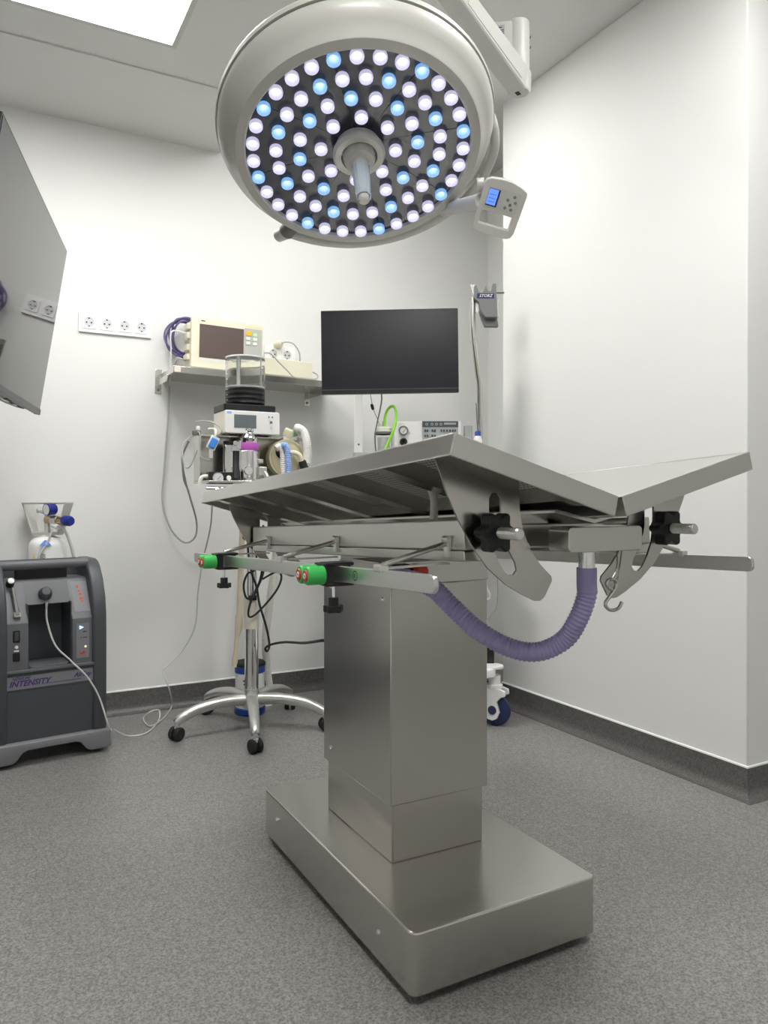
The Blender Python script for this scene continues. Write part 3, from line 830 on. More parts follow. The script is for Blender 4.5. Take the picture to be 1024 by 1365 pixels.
# white lead that falls from the shelf end down the wall
single('sensor_lead', MB().tube(cr([TS @ V((.074, 3.24, .045)), TS @ V((.05, 3.22, .045)), at(236, 479, y=3.24), at(230, 493, y=3.28), at(226, 515, y=3.33), at(224, 560, y=3.345), at(219, 625, y=3.345), at(217, 670, y=3.34),
                                    at(228, 705, y=3.33), at(246, 723, y=3.32), at(260, 716, y=3.30), at(262, 695, y=3.28), at(254, 665, y=3.22), at(247, 640, y=3.15), at(243, 610, y=3.05), at(252, 587, y=2.97)], 8), .0042, 8), 'grey_cable',
       'long pale lead falling from the shelf in a loop down the wall', 'cable')
single('white_connector_lead', MB().tube(cr([TS @ V((.078, 3.24, .16)), at(229, 442, y=3.25), at(228, 470, y=3.27), at(227, 500, y=3.30), at(226, 514, y=3.325)], 6), .0035, 8), 'white_cable', 'short white lead beside the purple cable coil', 'cable')

# ------------------------------------------------------------------ oxygen concentrator
ca = atan2(.046, .35)
CM = Matrix.Translation((.432 - .19 * cos(ca), 2.915 - .19 * sin(ca), 0)) @ Matrix.Rotation(ca, 4, 'Z')     # x across, y back, z up; front face at y = 0
oc = thing('oxygen_concentrator', 'dark grey oxygen concentrator standing on the floor at the left', 'oxygen concentrator', CM @ V((0, .13, 0)))
Cn = lambda: MB(CM)
HW = .19
for s in (-1, 1):
    part('side_cheek', Cn().prism([(0, .075), (-.002, .40), (0, .50), (.012, .562), (.045, .628), (.085, .672), (.11, .688), (.135, .694), (.25, .694), (.262, .66), (.262, .075)], (s * HW, 0, 0), (0, 1, 0), (0, 0, 1), (-s * .050, 0, 0)), 'conc_body', oc, bevel=.012, seg=3, ang=40)
part('lower_front', Cn().bb(-.146, .146, .010, .10, .075, .255), 'conc_body', oc, bevel=.003)
part('middle_front', Cn().bb(-.146, .146, .010, .20, .255, .322), 'conc_body', oc)
part('ledge', Cn().bb(-.146, .146, .002, .03, .318, .327), 'conc_light', oc, bevel=.002)
prof = [(.014, .32), (.014, .488), (.022, .498), (.098, .622), (.112, .626), (.24, .626), (.24, .32)]
cons = []
for s in (-1, 1):
    cons.append(part('console', Cn().prism(prof, (s * .146, 0, 0), (0, 1, 0), (0, 0, 1), (-s * .074, 0, 0)), 'conc_light', oc, bevel=.003))
part('console_bridge', Cn().prism([(.052, .545), (.060, .560), (.098, .622), (.112, .626), (.24, .626), (.24, .545)], (-.074, 0, 0), (0, 1, 0), (0, 0, 1), (.148, 0, 0)), 'conc_light', oc)
part('bottle_recess', Cn().bb(-.074, .074, .165, .20, .325, .56).bb(-.074, -.070, .03, .17, .325, .55).bb(.070, .074, .03, .17, .325, .55), 'conc_body', oc)
part('recess_tray', Cn().prism(rrect(.135, .12, .02), (0, .085, .323), (1, 0, 0), (0, 1, 0), (0, 0, .010)), 'conc_light', oc, bevel=.003)
part('outlet_nozzle', Cn().lathe([(0, .026), (.014, .025), (.021, .016), (.024, .0), (.02, -.012), (0, -.012)], (-.008, .066, .578), (0, -.85, .5), n=24), 'conc_body', oc)
part('outlet_fitting', Cn().cyl((-.008, .045, .552), (-.008, .045, .53), .008, .006), 'chrome', oc)
part('carry_bar', Cn().tube([(-.15, .115, .680), (.15, .115, .680)], .017, 18), 'conc_light', oc)
part('dark_intake', Cn().bb(-.085, .085, .150, .20, .622, .660), 'rubber', oc)
part('rear_wall', Cn().bb(-.146, .146, .235, .262, .075, .690), 'conc_body', oc)
# left: flow meter, switch, breaker, hour counter
sd_ = V((0, .076, .124)).normalized(); sn_ = V((0, -.124, .076)).normalized()
MF = CM @ frame((-.112, .060, .560), (1, 0, 0), sd_, sn_)
part('flow_tube', MB(MF).tube([(0.006, -.058, .010), (0, .045, .010)], .0075, 12), 'chrome', cons[0])
part('flow_knob', MB(MF).lathe([(0, .030), (.012, .028), (.014, .010), (.014, 0), (0, 0)], (-.006, .066, 0), (0, 0, 1), n=24), 'black_plastic', cons[0])
part('flow_knob_cap', MB(MF).lathe([(0, .0325), (.010, .031), (.011, .029)], (-.006, .066, 0), (0, 0, 1), n=20), 'white_plastic', cons[0])
part('flow_foot', MB(MF).bb(-.006, .017, -.066, -.046, 0, .014), 'chrome', cons[0], bevel=.002)
sw = part('power_switch', Cn().bb(-.122, -.100, .010, .016, .425, .465), 'black_plastic', cons[0], bevel=.001)
part('rocker', Cn().bb(-.117, -.105, .007, .012, .430, .460), 'conc_body', sw, bevel=.001)
part('breaker_button', Cn().lathe([(0, .008), (.005, .008), (.006, 0)], (-.111, .014, .408), (0, -1, 0), n=16), 'white_plastic', cons[0])
part('hour_counter', Cn().bb(-.122, -.100, .010, .016, .360, .388), 'black_plastic', cons[0], bevel=.001)
part('counter_print', Cn().bb(-.119, -.103, .0132, .0142, .392, .397), 'white_ink', cons[0])
# right: indicator field
fi = part('indicator_field', Cn().bb(.086, .130, .0125, .0145, .345, .470), 'conc_label', cons[1])
part('start_lamp', Cn().prism([(-.007, -.007), (-.007, .007), (.008, 0)], (.103, .0115, .455), (1, 0, 0), (0, 0, 1), (0, .001, 0)), 'cyan_lamp', fi)
part('warning_lamp', Cn().lathe([(0, .0015), (.003, .001), (.0035, 0)], (.117, .0125, .385), (0, -1, 0), n=12), 'yellow_lamp', fi)
part('red_print', Cn().box((.106, .012, .362), (.016, .0008, .005)).box((.111, .012, .367), (.006, .0008, .006)), 'red', fi)
part('dark_print', Cn().bb(.108, .120, .0118, .0126, .437, .441).bb(.108, .122, .0118, .0126, .417, .420).bb(.100, .103, .0118, .0126, .417, .420), 'dark_ink', fi)
MG = CM @ frame((.112, .060, .560), (1, 0, 0), sd_, sn_)
nt_ = part('notice_plate', MB(MG).bb(-.028, .026, -.060, .062, 0, .0012), 'conc_label', cons[1])
part('notice_print', MB(MG).bb(-.012, -.004, .035, .045, .0012, .0016).bb(-.008, .0, .020, .026, .0012, .0016).bb(-.006, .004, .006, .014, .0012, .0016).bb(-.006, .006, -.012, -.004, .0012, .0016).bb(-.003, .006, -.022, -.017, .0012, .0016), 'red', cons[1])
# name strip
part('name_strip', Cn().bb(-.146, .146, .0075, .0105, .262, .306), 'conc_label', oc)
fr = lambda x, z: CM @ frame((x, .0072, z), (1, 0, 0), (0, 0, 1), (0, -1, 0))
text('lettering', 'NEWLIFE', fr(-.098, .2985), .014, 'purple_ink', oc, .3, bold=.02)
text('lettering', 'INTENSITY', fr(-.070, .281), .027, 'purple_ink', oc, .3, bold=.03)
text('lettering', 'AirSep', fr(.106, .288), .022, 'purple_ink', oc, .3, bold=.02)
part('strip_line', Cn().bb(-.03, .10, .0068, .0076, .272, .2735), 'purple_ink', oc)
# pale plinth with raised arch between the feet, and the wheels
part('plinth', Cn().prism([(-.202, .022), (-.197, .072), (-.185, .082), (.185, .082), (.197, .072), (.202, .022), (.19, .014), (.13, .014), (.115, .022), (.095, .048), (.08, .054), (-.08, .054), (-.095, .048), (-.115, .022), (-.13, .014), (-.19, .014)],
                          (0, -.016, 0), (1, 0, 0), (0, 0, 1), (0, .285, 0)), 'conc_base', oc, bevel=.006, seg=3)
for x in (-.16, .16):
    for y in (.03, .21):
        part('wheel', Cn().lathe([(0, -.012), (.018, -.012), (.022, -.008), (.022, .008), (.018, .012), (0, .012)], (x, y, .022), (1, 0, 0), n=22), 'rubber', oc)

single('oxygen_tube', MB().tube(cr([CM @ V((-.008, .045, .53)), CM @ V((-.006, .040, .48)), CM @ V((.015, .012, .40)), CM @ V((.06, -.012, .345)), CM @ V((.115, -.022, .28)), CM @ V((.155, -.03, .20)), CM @ V((.185, -.045, .09)),
                                    at(150, 972, z=.05), at(170, 981, z=.004), at(195, 977, z=.004), at(211, 961, z=.004), at(212, 947, z=.03), at(200, 949, z=.03), at(191, 958, z=.004), at(200, 968, z=.006),
                                    at(217, 958, z=.004), at(229, 941, z=.012), at(226, 920, y=3.26), at(218, 895, y=3.28), at(226, 885, y=3.28), at(244, 866, y=3.28), at(260, 835, y=3.25), at(264, 790, y=3.22), at(270, 750, y=3.18), at(281, 700, y=3.08), at(283, 660, y=2.95)], 8), .0032, 8), 'clear_tube',
       'thin clear oxygen tube curling over the floor from the grey concentrator', 'tube')

# ------------------------------------------------------------------ oxygen cylinder behind the concentrator
oyl = V((.262, 3.285, 0))
ox = thing('oxygen_cylinder', 'white oxygen cylinder with blue gauge behind the grey concentrator', 'gas cylinder', oyl)
part('cylinder_body', MB().lathe([(0, 0), (.062, 0), (.070, .008), (.0705, .725), (.069, .738), (.062, .752), (.050, .762), (.026, .768), (.026, .782), (0, .782)], oyl, n=40), 'white_enamel', ox)
MK = frame(oyl, (.82, -.572, 0), (.572, .82, 0), (0, 0, 1))
MW = Matrix.Translation(oyl)
for s in (-1, 1):
    part('guard_side', MB(MK).prism([(-.024, 0), (.024, 0), (.032, .122), (-.032, .122)], (s * .050, 0, .778), (0, 1, 0), V((s * .30, 0, 1)), (s * .004, 0, 0)), 'lamp_shell', ox)
part('guard_ring', MB(MK).tube(cr([(-.088, -.032, .901), (-.088, .032, .901), (.088, .032, .901), (.088, -.032, .901)], 1), .0045, 8).tube([(-.088, -.032, .901), (.088, -.032, .901)], .0045, 8), 'lamp_shell', ox)
part('guard_base', MB(MK).bb(-.052, .052, -.026, .026, .774, .786), 'lamp_shell', ox, bevel=.002)
part('valve_stem', MB(MK).cyl((0, 0, .78), (0, 0, .875), .012).cyl((0, 0, .86), (-.035, 0, .87), .008).cyl((-.034, -.0, .87), (-.042, 0, .87), .011), 'aluminium', ox)
part('regulator_body', MB(MK).cyl((0, -.01, .835), (.085, -.03, .832), .015, .0145), 'brass', ox, bevel=.001)
part('regulator_collar', MB(MK).cyl((.03, -.018, .834), (.056, -.024, .833), .018), 'aluminium', ox)
part('pressure_gauge', MB(MK).lathe([(0, -.018), (.020, -.018), (.0235, -.012), (.0235, .020), (0, .020)], (.030, -.03, .876), (-.45, -.89, -.05), n=28), 'blue_gauge', ox)
part('gauge_glass', MB(MK).lathe([(0, .0215), (.0205, .0205), (.021, .019)], (.030, -.03, .876), (-.45, -.89, -.05), n=28), 'white_plastic', ox)
part('flow_dial', MB(MK).lathe([(0, 0), (.018, 0), (.0205, .006), (.0205, .034), (.016, .042), (0, .042)], (.085, -.03, .832), (.93, -.36, -.05), n=28), 'blue_gauge', ox)
part('shoulder_label', MB(MW).prism([(-.022, -.012), (.022, -.012), (.004, .012), (-.002, .012)], (-.014, -.0672, .746), (1, 0, 0), (0, .5, .87), (0, -.003, 0)), 'blue_ink', ox)
lb_ = MB(MW)
for k in range(4):
    lb_.box((-.022 + .002 * k, -.0685, .702 - .008 * k), (.032, .0015, .002), Matrix.Rotation(.35, 3, 'Y'))
part('small_print', lb_, 'gasket', ox)
part('yellow_print', MB(MW).box((-.050, -.0505, .694), (.010, .002, .016)), 'yellow_label', ox)
part('outlet_hose', MB(MK).tube(cr([(.055, -.03, .815), (.085, -.035, .80), (.105, -.03, .76), (.118, -.02, .70), (.118, 0, .62)], 6), .006, 8).tube(cr([(.05, -.05, .80), (.035, -.06, .75), (.015, -.085, .70), (.01, -.085, .64)], 6), .004, 8), 'clear_tube', ox)
part('outlet_stub', MB(MK).cyl((.03, -.02, .815), (.065, -.035, .806), .011), 'white_plastic', ox)

# ------------------------------------------------------------------ anaesthesia machine on its five-star stand
AX, AY = .980, 2.915
am = thing('anaesthesia_stand', 'chrome five-star trolley stand carrying the anaesthesia unit', 'trolley', (AX, AY, 0))
part('hub', MB().lathe([(0, .085), (.034, .085), (.040, .095), (.040, .125), (.030, .145), (.030, .16), (0, .16)], (AX, AY, 0), n=28), 'aluminium', am)
for k in range(5):
    a = radians(-106 + 72 * k); d = V((cos(a), sin(a), 0)); O = V((AX, AY, 0))
    lg = cr([O + d * .02 + UP * .118, O + d * .12 + UP * .122, O + d * .22 + UP * .106, O + d * .285 + UP * .080, O + d * .300 + UP * .066], 5)
    part('leg', MB().tube(lg, [.024 - .008 * i / (len(lg) - 1) for i in range(len(lg))], 14), 'aluminium', am)
    c = O + d * .300
    tdx = V((-sin(a + .5), cos(a + .5), 0))
    cs = part('caster', MB().cyl(c + UP * .072, c + UP * .045, .009), 'chrome', am)
    for s in (-1, 1):
        w0 = c + tdx * (s * .004) + UP * .0255
        part('wheel', MB().lathe([(0, 0), (.022, 0), (.0255, .003), (.0255, .015), (.020, .019), (0, .019)], w0, tdx * s, n=22), 'rubber', cs)
    part('wheel_hood', MB().box(c + UP * .045, (.02, .02, .02)), 'chrome', cs, bevel=.004)
part('post', MB().cyl((AX, AY, .15), (AX, AY, .40), .0275, n=28), 'chrome', am)
part('post_sleeve', MB().cyl((AX, AY, .40), (AX, AY, .53), .031, n=28), 'cream_light', am, bevel=.002)
part('upper_post', MB().cyl((AX, AY, .53), (AX, AY, .985), .021, n=24), 'chrome', am)
part('post_plug', MB().bb(AX - .022, AX + .010, AY - .036, AY - .018, .515, .535), 'black_plastic', am, bevel=.002)

PB = 2.86                                            # front face of the back plate
un = thing('anaesthesia_unit', 'steel anaesthesia unit with vaporiser and gauges above the far table end', 'medical device', (AX, AY, .985))
part('back_plate', MB().bb(.745, 1.165, PB, PB + .03, .985, 1.165), 'steel', un, bevel=.003)
part('top_plate', MB().bb(.745, 1.165, 2.80, PB + .10, 1.150, 1.158), 'steel_flat', un, bevel=.002)
part('bottom_tray', MB().bb(.745, 1.165, 2.70, PB + .05, .975, .985), 'steel_flat', un, bevel=.002)
part('left_side_plate', MB().bb(.742, .748, 2.80, PB + .03, .985, 1.155), 'steel', un, bevel=.001)
X = lambda u, y: at(u, 600, y=y).x
Zp = lambda v, u, y: at(u, v, y=y).z
gy = 2.72
gx = X(292, gy); gz = Zp(637, 292, gy)
gb = part('gauge_block', MB().box((gx + .008, gy + .02, gz), (.090, .04, .044)), 'black_plastic', un, bevel=.002)
part('gauge_case', MB().lathe([(0, .016), (.018, .016), (.0205, .012), (.0205, 0), (0, 0)], (gx - .006, gy, gz), (0, -1, 0), n=32), 'chrome', gb)
part('gauge_dial', MB().lathe([(0, .0172), (.017, .0168)], (gx - .006, gy, gz), (0, -1, 0), n=28).lathe([(.015, .0175), (.017, .0178), (.017, .0168)], (gx - .006, gy, gz), (0, -1, 0), n=28), 'white_plastic', gb)
part('gauge_needle', MB().bar((gx - .012, gy - .018, gz - .007), (gx + .001, gy - .018, gz + .006), .0012, .0024, (0, 1, 0)), 'dark_ink', gb)
part('small_gauge', MB().lathe([(0, .006), (.008, .006), (.009, .003), (.009, 0), (0, 0)], (gx + .036, gy, gz), (0, -1, 0), n=24), 'white_plastic', gb)
part('elbow_tube', MB().tube(cr([(gx - .036, gy + .02, gz + .006), (gx - .055, gy + .02, gz + .004), (gx - .064, gy + .02, gz - .010), (gx - .066, gy + .02, gz - .028)], 5), .007, 10), 'ivory_hose', un)
part('tap_fittings', MB().cyl((gx - .05, gy - .005, gz - .038), (gx + .05, gy - .005, gz - .038), .006, n=12).cyl((gx, gy - .005, gz - .034), (gx, gy - .005, gz - .058), .009, n=14).cyl((gx - .02, gy - .02, gz - .045), (gx + .022, gy - .02, gz - .045), .008, n=14), 'chrome', un)
# flow tube
fx_, fy_ = X(304, 2.78), 2.78
part('flow_column', MB().prism([(-.017, .0), (.017, .0), (.017, .125), (-.017, .125)], (fx_, fy_ - .012, Zp(636, 304, 2.78)), (1, 0, 0), (0, 0, 1), (0, .024, 0)), 'chrome', un, bevel=.006)
part('flow_cap', MB().cyl((fx_, fy_, Zp(592, 304, 2.78)), (fx_, fy_, Zp(588, 304, 2.78)), .018), 'black_plastic', un)
part('flow_cover', MB().bb(fx_ + .02, fx_ + .045, fy_ - .01, PB, Zp(637, 304, 2.78), Zp(592, 304, 2.78)), 'conc_body', un, bevel=.002)
# vaporiser
vx, vy = X(331, 2.77), 2.77
vz0 = Zp(641, 331, 2.77); vz = lambda v: Zp(v, 331, 2.77)
vap = part('vaporiser', MB().lathe([(0, vz(640)), (.040, vz(640)), (.042, vz(637)), (.042, vz(602)), (.036, vz(600)), (.036, vz(588)), (.034, vz(584)), (.024, vz(580)), (.022, vz(577)), (.026, vz(575)), (.026, vz(572)), (.022, vz(571)), (0, vz(571))], (vx, vy, 0), n=40), 'chrome', un, ang=30)
part('violet_band', MB().lathe([(.0372, vz(601)), (.0385, vz(600)), (.0385, vz(591.5)), (.0372, vz(590.5))], (vx, vy, 0), n=40), 'violet', vap)
part('sight_glass', MB().lathe([(0, .012), (.015, .012), (.017, 0), (0, 0)], (vx - .012, vy - .039, vz(628)), (-.2, -1, 0), n=24), 'chrome', vap)
part('vent_marks', MB().box((vx - .016, vy - .0345, vz(587)), (.008, .006, .006)).box((vx + .010, vy - .036, vz(587)), (.003, .006, .008)), 'dark_hole', vap)
part('filler_block', MB().box((vx - .05, vy, vz(597)), (.03, .03, .03)).cyl((vx - .055, vy - .02, vz(592)), (vx - .055, vy + .02, vz(592)), .010, n=14).cyl((vx - .035, vy - .01, vz(588)), (vx - .035, vy - .01, vz(600)), .009, n=14), 'chrome', un, bevel=.002)
part('drain_valve', MB().box((X(349, 2.74), 2.74, Zp(628, 349, 2.74)), (.032, .03, .032)).cyl((X(347, 2.74), 2.74, Zp(618, 347, 2.74)), (X(347, 2.74), 2.74, Zp(612, 347, 2.74)), .012, n=14)
     .cyl((X(352, 2.735), 2.735, Zp(628, 352, 2.735)), (X(356, 2.73), 2.725, Zp(637, 356, 2.73)), .010, n=14), 'aluminium', un, bevel=.003)
# absorber: amber disc
ay = 2.80
ac = V((X(379, ay), ay, Zp(611, 379, ay)))
ab = part('absorber_disc', MB().lathe([(0, -.032), (.058, -.032), (.068, -.026), (.070, -.012), (.070, .02), (0, .02)], ac, (0, 1, 0), n=44), 'amber_clear', un, ang=25)
part('absorber_rim', MB().lathe([(.068, -.034), (.0725, -.034), (.0725, -.026), (.068, -.026)], ac, (0, 1, 0), n=44), 'amber_clear', ab)
gl = [(.062 * cos(a), .062 * sin(a)) for a in [radians(190 + 160 * k / 20) for k in range(21)]]
part('granule_fill', MB().prism(gl, ac + V((0, -.024, 0)), (1, 0, 0), (0, 0, 1), (0, .036, 0)), 'granules', ab)
bc = ac + V((-.022, -.032, .022))
part('black_port', MB().lathe([(0, .018), (.016, .018), (.024, .010), (.026, 0), (0, 0)], bc, (0, -1, 0), n=28), 'black_plastic', ab)
part('top_fitting', MB().box(ac + V((.02, 0, .078)), (.06, .03, .014)), 'white_plastic', ab, bevel=.003)
part('amber_valve', MB().lathe([(0, .0), (.020, 0), (.022, .01), (.022, .026), (.016, .034), (0, .034)], ac + V((.012, 0, .084)), (.35, -.2, .9), n=24).ball(ac + V((.052, -.01, .0)), .018, 14), 'amber_clear', ab)
part('mint_connector', MB().cyl(ac + V((.034, -.004, .100)), ac + V((.062, -.004, .104)), .015, .013, 18), 'mint_clear', ab)
part('support_arm', MB().cyl(ac + V((0, .02, 0)), V((ac.x, PB, ac.z)), .02, n=16), 'aluminium', un)


def corrugated(name, pts, r, m, pitch, amp, parent=None, lab=None, cat=None, n=14):
    hp_ = cr(pts, 24); acc_ = [0]
    for a_, b_ in zip(hp_, hp_[1:]):
        acc_.append(acc_[-1] + (b_ - a_).length)
    R_, P_ = [], []; w_ = 0; j_ = 0
    while w_ < acc_[-1] - 1e-6:
        while acc_[j_ + 1] < w_:
            j_ += 1
        P_.append(hp_[j_].lerp(hp_[j_ + 1], (w_ - acc_[j_]) / max(1e-9, acc_[j_ + 1] - acc_[j_])))
        R_.append(r + amp * cos(2 * pi * w_ / pitch)); w_ += pitch / 4
    mb = MB().tube(P_, R_, n)
    if parent:
        return part(name, mb, m, parent, ang=60, weld=False)
    return single(name, mb, m, lab, cat, ang=60, weld=False)


hy = 2.735
corrugated('breathing_hose', [at(368, 598, y=hy), at(373, 595, y=hy), at(377, 600, y=hy - .01), at(378, 612, y=hy - .01), at(379, 630, y=hy - .01), at(381, 655, y=hy - .01)], .0125, 'ivory_hose', .008, .0012, None, 'white corrugated breathing hose in front of the amber absorber disc', 'hose')
corrugated('breathing_hose', [at(375, 593, y=hy - .022), at(381, 594, y=hy - .026), at(384, 604, y=hy - .03), at(385, 622, y=hy - .03), at(386, 655, y=hy - .03)], .0105, 'pale_blue', .008, .0012, None, 'pale blue corrugated breathing hose in front of the amber absorber disc', 'hose')
corrugated('breathing_hose', [ac + V((.060, -.004, .103)), at(397, 570.5, y=2.77), at(405, 576, y=2.76), at(409, 590, y=2.75), at(410, 606, y=2.75), at(409, 618, y=2.75)], .016, 'ivory_hose', .007, .0008, None, 'wide ivory hose arching from the mint green connector', 'hose')
bm_ = at(404, 619, y=2.735)
mk = thing('breathing_mask', 'black rubber cone with cream neck beside the amber absorber disc', 'mask', bm_ - UP * .04)
part('cone', MB().lathe([(0, .014), (.014, .014), (.0155, .008), (.0155, -.012), (.030, -.030), (.032, -.042), (0, -.042)], bm_, (-.35, 0, .94), n=24), 'rubber', mk)
part('neck', MB().tube(cr([bm_ + V((-.005, 0, .012)), bm_ + V((-.012, 0, .032)), bm_ + V((-.028, .01, .045)), bm_ + V((-.045, .03, .045))], 5), .009, 12), 'cream_tube', mk)

# sensor cable bundle at the unit's left corner
sc = thing('sensor_cables', 'grey sensor cables with a blue connector hung on the steel anaesthesia unit', 'cable', at(275, 620, y=2.78))
part('cable_loop', MB().tube(cr([at(262, 580, y=2.80), at(255, 582, y=2.84), at(245, 592, y=2.84), at(243, 606, y=2.83), at(247, 622, y=2.82), at(253, 622, y=2.80), at(259, 610, y=2.79), at(263, 600, y=2.78)], 6), .0028, 8)
     .tube(cr([at(258, 578, y=2.80), at(266, 577, y=2.77), at(266, 595, y=2.765), at(268, 608, y=2.765), at(274, 612, y=2.765), at(281, 612, y=2.765), at(280, 600, y=2.765)], 6), .0025, 8), 'grey_cable', sc)
part('back_lead', MB().tube(cr([at(245, 605, y=2.86), at(243, 615, y=2.86), at(245, 640, y=2.90), at(252, 655, y=3.0)], 6), .0028, 8), 'grey_cable', sc)
part('hook_clip', MB().box(at(262, 577, y=2.79), (.03, .02, .018)), 'gasket', sc, bevel=.003)
part('white_cap', MB().box(at(264, 571, y=2.785), (.014, .014, .016)), 'white_plastic', sc, bevel=.004)
part('blue_connector', MB().bar(at(287, 585, y=2.76), at(281, 597, y=2.76), .026, .018, (0, -1, 0)), 'blue_bright', sc, bevel=.004)
part('connector_shell', MB().bar(at(288, 582, y=2.765), at(280, 599, y=2.765), .034, .010, (0, -1, 0)), 'ivory_hose', sc, bevel=.003)
part('sensor_wire', MB().tube(cr([at(286, 584, y=2.76), at(288, 576, y=2.76), at(286, 572, y=2.78), at(278, 572, y=2.80)], 5).__add__([]), .004, 8), 'ivory_hose', sc)
part('sensor_tail', MB().bar(at(281, 598, y=2.76), at(281, 611, y=2.76), .014, .010, (0, -1, 0)), 'clear_tube', sc, bevel=.002)
single('ventilator_lead', MB().tube(cr([at(262, 562, y=2.93), at(270, 561, y=2.88), at(283, 563, y=2.80), at(293, 569, y=2.77), at(296, 575, y=2.76), at(294, 578, y=2.77)], 6), .003, 8), 'grey_cable', 'thin grey lead curving past the side of the white ventilator box', 'cable')

# ventilator box with bellows jar on top
VX0, VX1, VY0, VY1, VZ0, VZ1 = .823, 1.037, 2.75, 2.91, 1.163, 1.248
vt = thing('ventilator', 'white ventilator box with grey display and clear bellows jar on top', 'medical device', (.93, 2.83, 1.158))
part('case', MB().bb(VX0 + .002, VX1 - .002, VY0 + .012, VY1, VZ0, VZ1), 'cream_light', vt, bevel=.003)
part('front_panel', MB().prism([(a + (VX0 + VX1) / 2, b + (VZ0 + VZ1) / 2) for a, b in rrect(VX1 - VX0, VZ1 - VZ0, .006)], (0, VY0, 0), (1, 0, 0), (0, 0, 1), (0, .014, 0)), 'white_plastic', vt, bevel=.002)
part('display', MB().bb(VX0 + .034, VX0 + .120, VY0 - .001, VY0 + .002, VZ0 + .020, VZ0 + .070), 'grey_screen', vt)
for a, b, w in ((.140, .066, .005), (.154, .066, .005), (.140, .0, .0), (.149, .046, .009), (.151, .025, .008)):
    if w:
        part('key', MB().bb(VX0 + a + .03 - w / 2, VX0 + a + .03 + w / 2, VY0 - .002, VY0, VZ0 + b - w / 2, VZ0 + b + w / 2), 'gasket' if b > .03 else 'pale_key', vt)
part('maker_mark', MB().bb(VX0 + .006, VX0 + .024, VY0 - .0006, VY0 + .001, VZ1 - .013, VZ1 - .005), 'pale_blue', vt)
for x in (VX0 + .05, VX1 - .04):
    part('foot', MB().bb(x - .014, x + .014, VY0 + .055, VY0 + .085, VZ0 - .006, VZ0 + .001), 'rubber', vt)
part('jar_base', MB().prism(rrect(.205, .15, .012), (.925, 2.835, VZ1), (1, 0, 0), (0, 1, 0), (0, 0, .026)), 'black_plastic', vt, bevel=.003)
jx, jy, jz0, jz1 = .928, 2.835, VZ1 + .026, 1.462
part('bellows', MB().lathe([(0, jz0)] + [(.060 + .007 * (k % 2), jz0 + .002 + .009 * k) for k in range(7)] + [(.062, jz0 + .064), (0, jz0 + .066)], (jx, jy, 0), n=36), 'bellows', vt)
part('bellows_disc', MB().lathe([(.0, jz0 + .066), (.070, jz0 + .067), (.0725, jz0 + .070), (.0725, jz0 + .074), (.068, jz0 + .076), (0, jz0 + .076)], (jx, jy, 0), n=36), 'white_plastic', vt)
jar = part('jar', MB().lathe([(.0755, jz0), (.0755, jz1 - .006), (.072, jz1), (0, jz1), (0, jz1 - .002), (.0715, jz1 - .002), (.0735, jz1 - .007), (.0735, jz0)], (jx, jy, 0), n=44), 'glass', vt, ang=30)
part('jar_rim', MB().lathe([(.0740, jz1 - .003), (.0765, jz1 - .004), (.0765, jz1 + .001), (.0735, jz1 + .001)], (jx, jy, 0), n=44), 'white_plastic', jar)
for dx, dy in ((-.035, -.045), (.0, .06), (.045, -.03)):
    part('guide_rod', MB().cyl((jx + dx, jy + dy, jz0 + .074), (jx + dx, jy + dy, jz1 - .004), .0035, n=8), 'aluminium', vt)
sc_ = MB()
for k in range(8):
    sc_.box((jx - .0765, jy - .012, jz0 + .02 + .02 * k), (.0012, .012, .0035))
part('jar_scale', sc_, 'white_ink', jar)

# ------------------------------------------------------------------ canister, hanging hoses and black leads by the stand
cn = thing('absorbent_canister', 'white canister with blue bands on the floor behind the chrome stand', 'canister', (1.045, 3.13, 0))
part('body', MB().lathe([(0, .02), (.062, .02), (.062, .19), (0, .19)], (1.045, 3.13, 0), n=36), 'white_plastic', cn)
part('base_band', MB().lathe([(0, 0), (.060, 0), (.0655, .006), (.0655, .028), (.062, .032), (0, .032)], (1.045, 3.13, 0), n=36), 'blue_cap', cn)
part('top_band', MB().lathe([(.060, .176), (.0645, .178), (.0645, .208), (0, .208)], (1.045, 3.13, 0), n=36), 'blue_cap', cn)
part('lid', MB().lathe([(.064, .206), (.0665, .207), (.0665, .216), (.060, .221), (0, .222)], (1.045, 3.13, 0), n=36), 'rubber', cn)
part('print', MB().box((1.009, 3.0795, .150), (.022, .002, .006), Matrix.Rotation(-.6, 3, 'Z')).box((1.009, 3.0795, .135), (.018, .002, .005), Matrix.Rotation(-.6, 3, 'Z')).box((1.032, 3.0685, .146), (.016, .002, .006), Matrix.Rotation(-.2, 3, 'Z')), 'dark_ink', cn)
hz = 3.12
sg = thing('scavenging_tube', 'cream plastic tube with thicker joints hanging left of the chrome post', 'tube', at(313, 885, y=hz))
part('upper_run', MB().tube([at(325, 640, y=hz), at(322, 735, y=hz), at(319, 822, y=hz)], .0125, 14), 'cream_tube', sg)
part('joint', MB().tube([at(319, 820, y=hz), at(318, 838, y=hz), at(316, 848, y=hz)], [.0165, .0165, .011], 16), 'cream_tube', sg)
part('lower_run', MB().tube([at(316, 846, y=hz), at(313, 880, y=hz)], .0085, 12), 'cream_tube', sg)
part('end_cuff', MB().tube([at(314, 874, y=hz), at(312.5, 889, y=hz)], [.0125, .0115], 14), 'cream_tube', sg)
corrugated('reservoir_hose', [at(372, 640, y=3.05), at(368, 740, y=3.08), at(360, 800, y=3.10), at(354, 850, y=3.15), at(356, 890, y=3.21), at(360, 925, y=3.22), at(356, 945, y=3.20), at(349, 949, y=3.185)], .0165, 'ivory_hose', .012, .0008, None, 'pale translucent hose hanging behind the chrome post to the floor', 'hose')
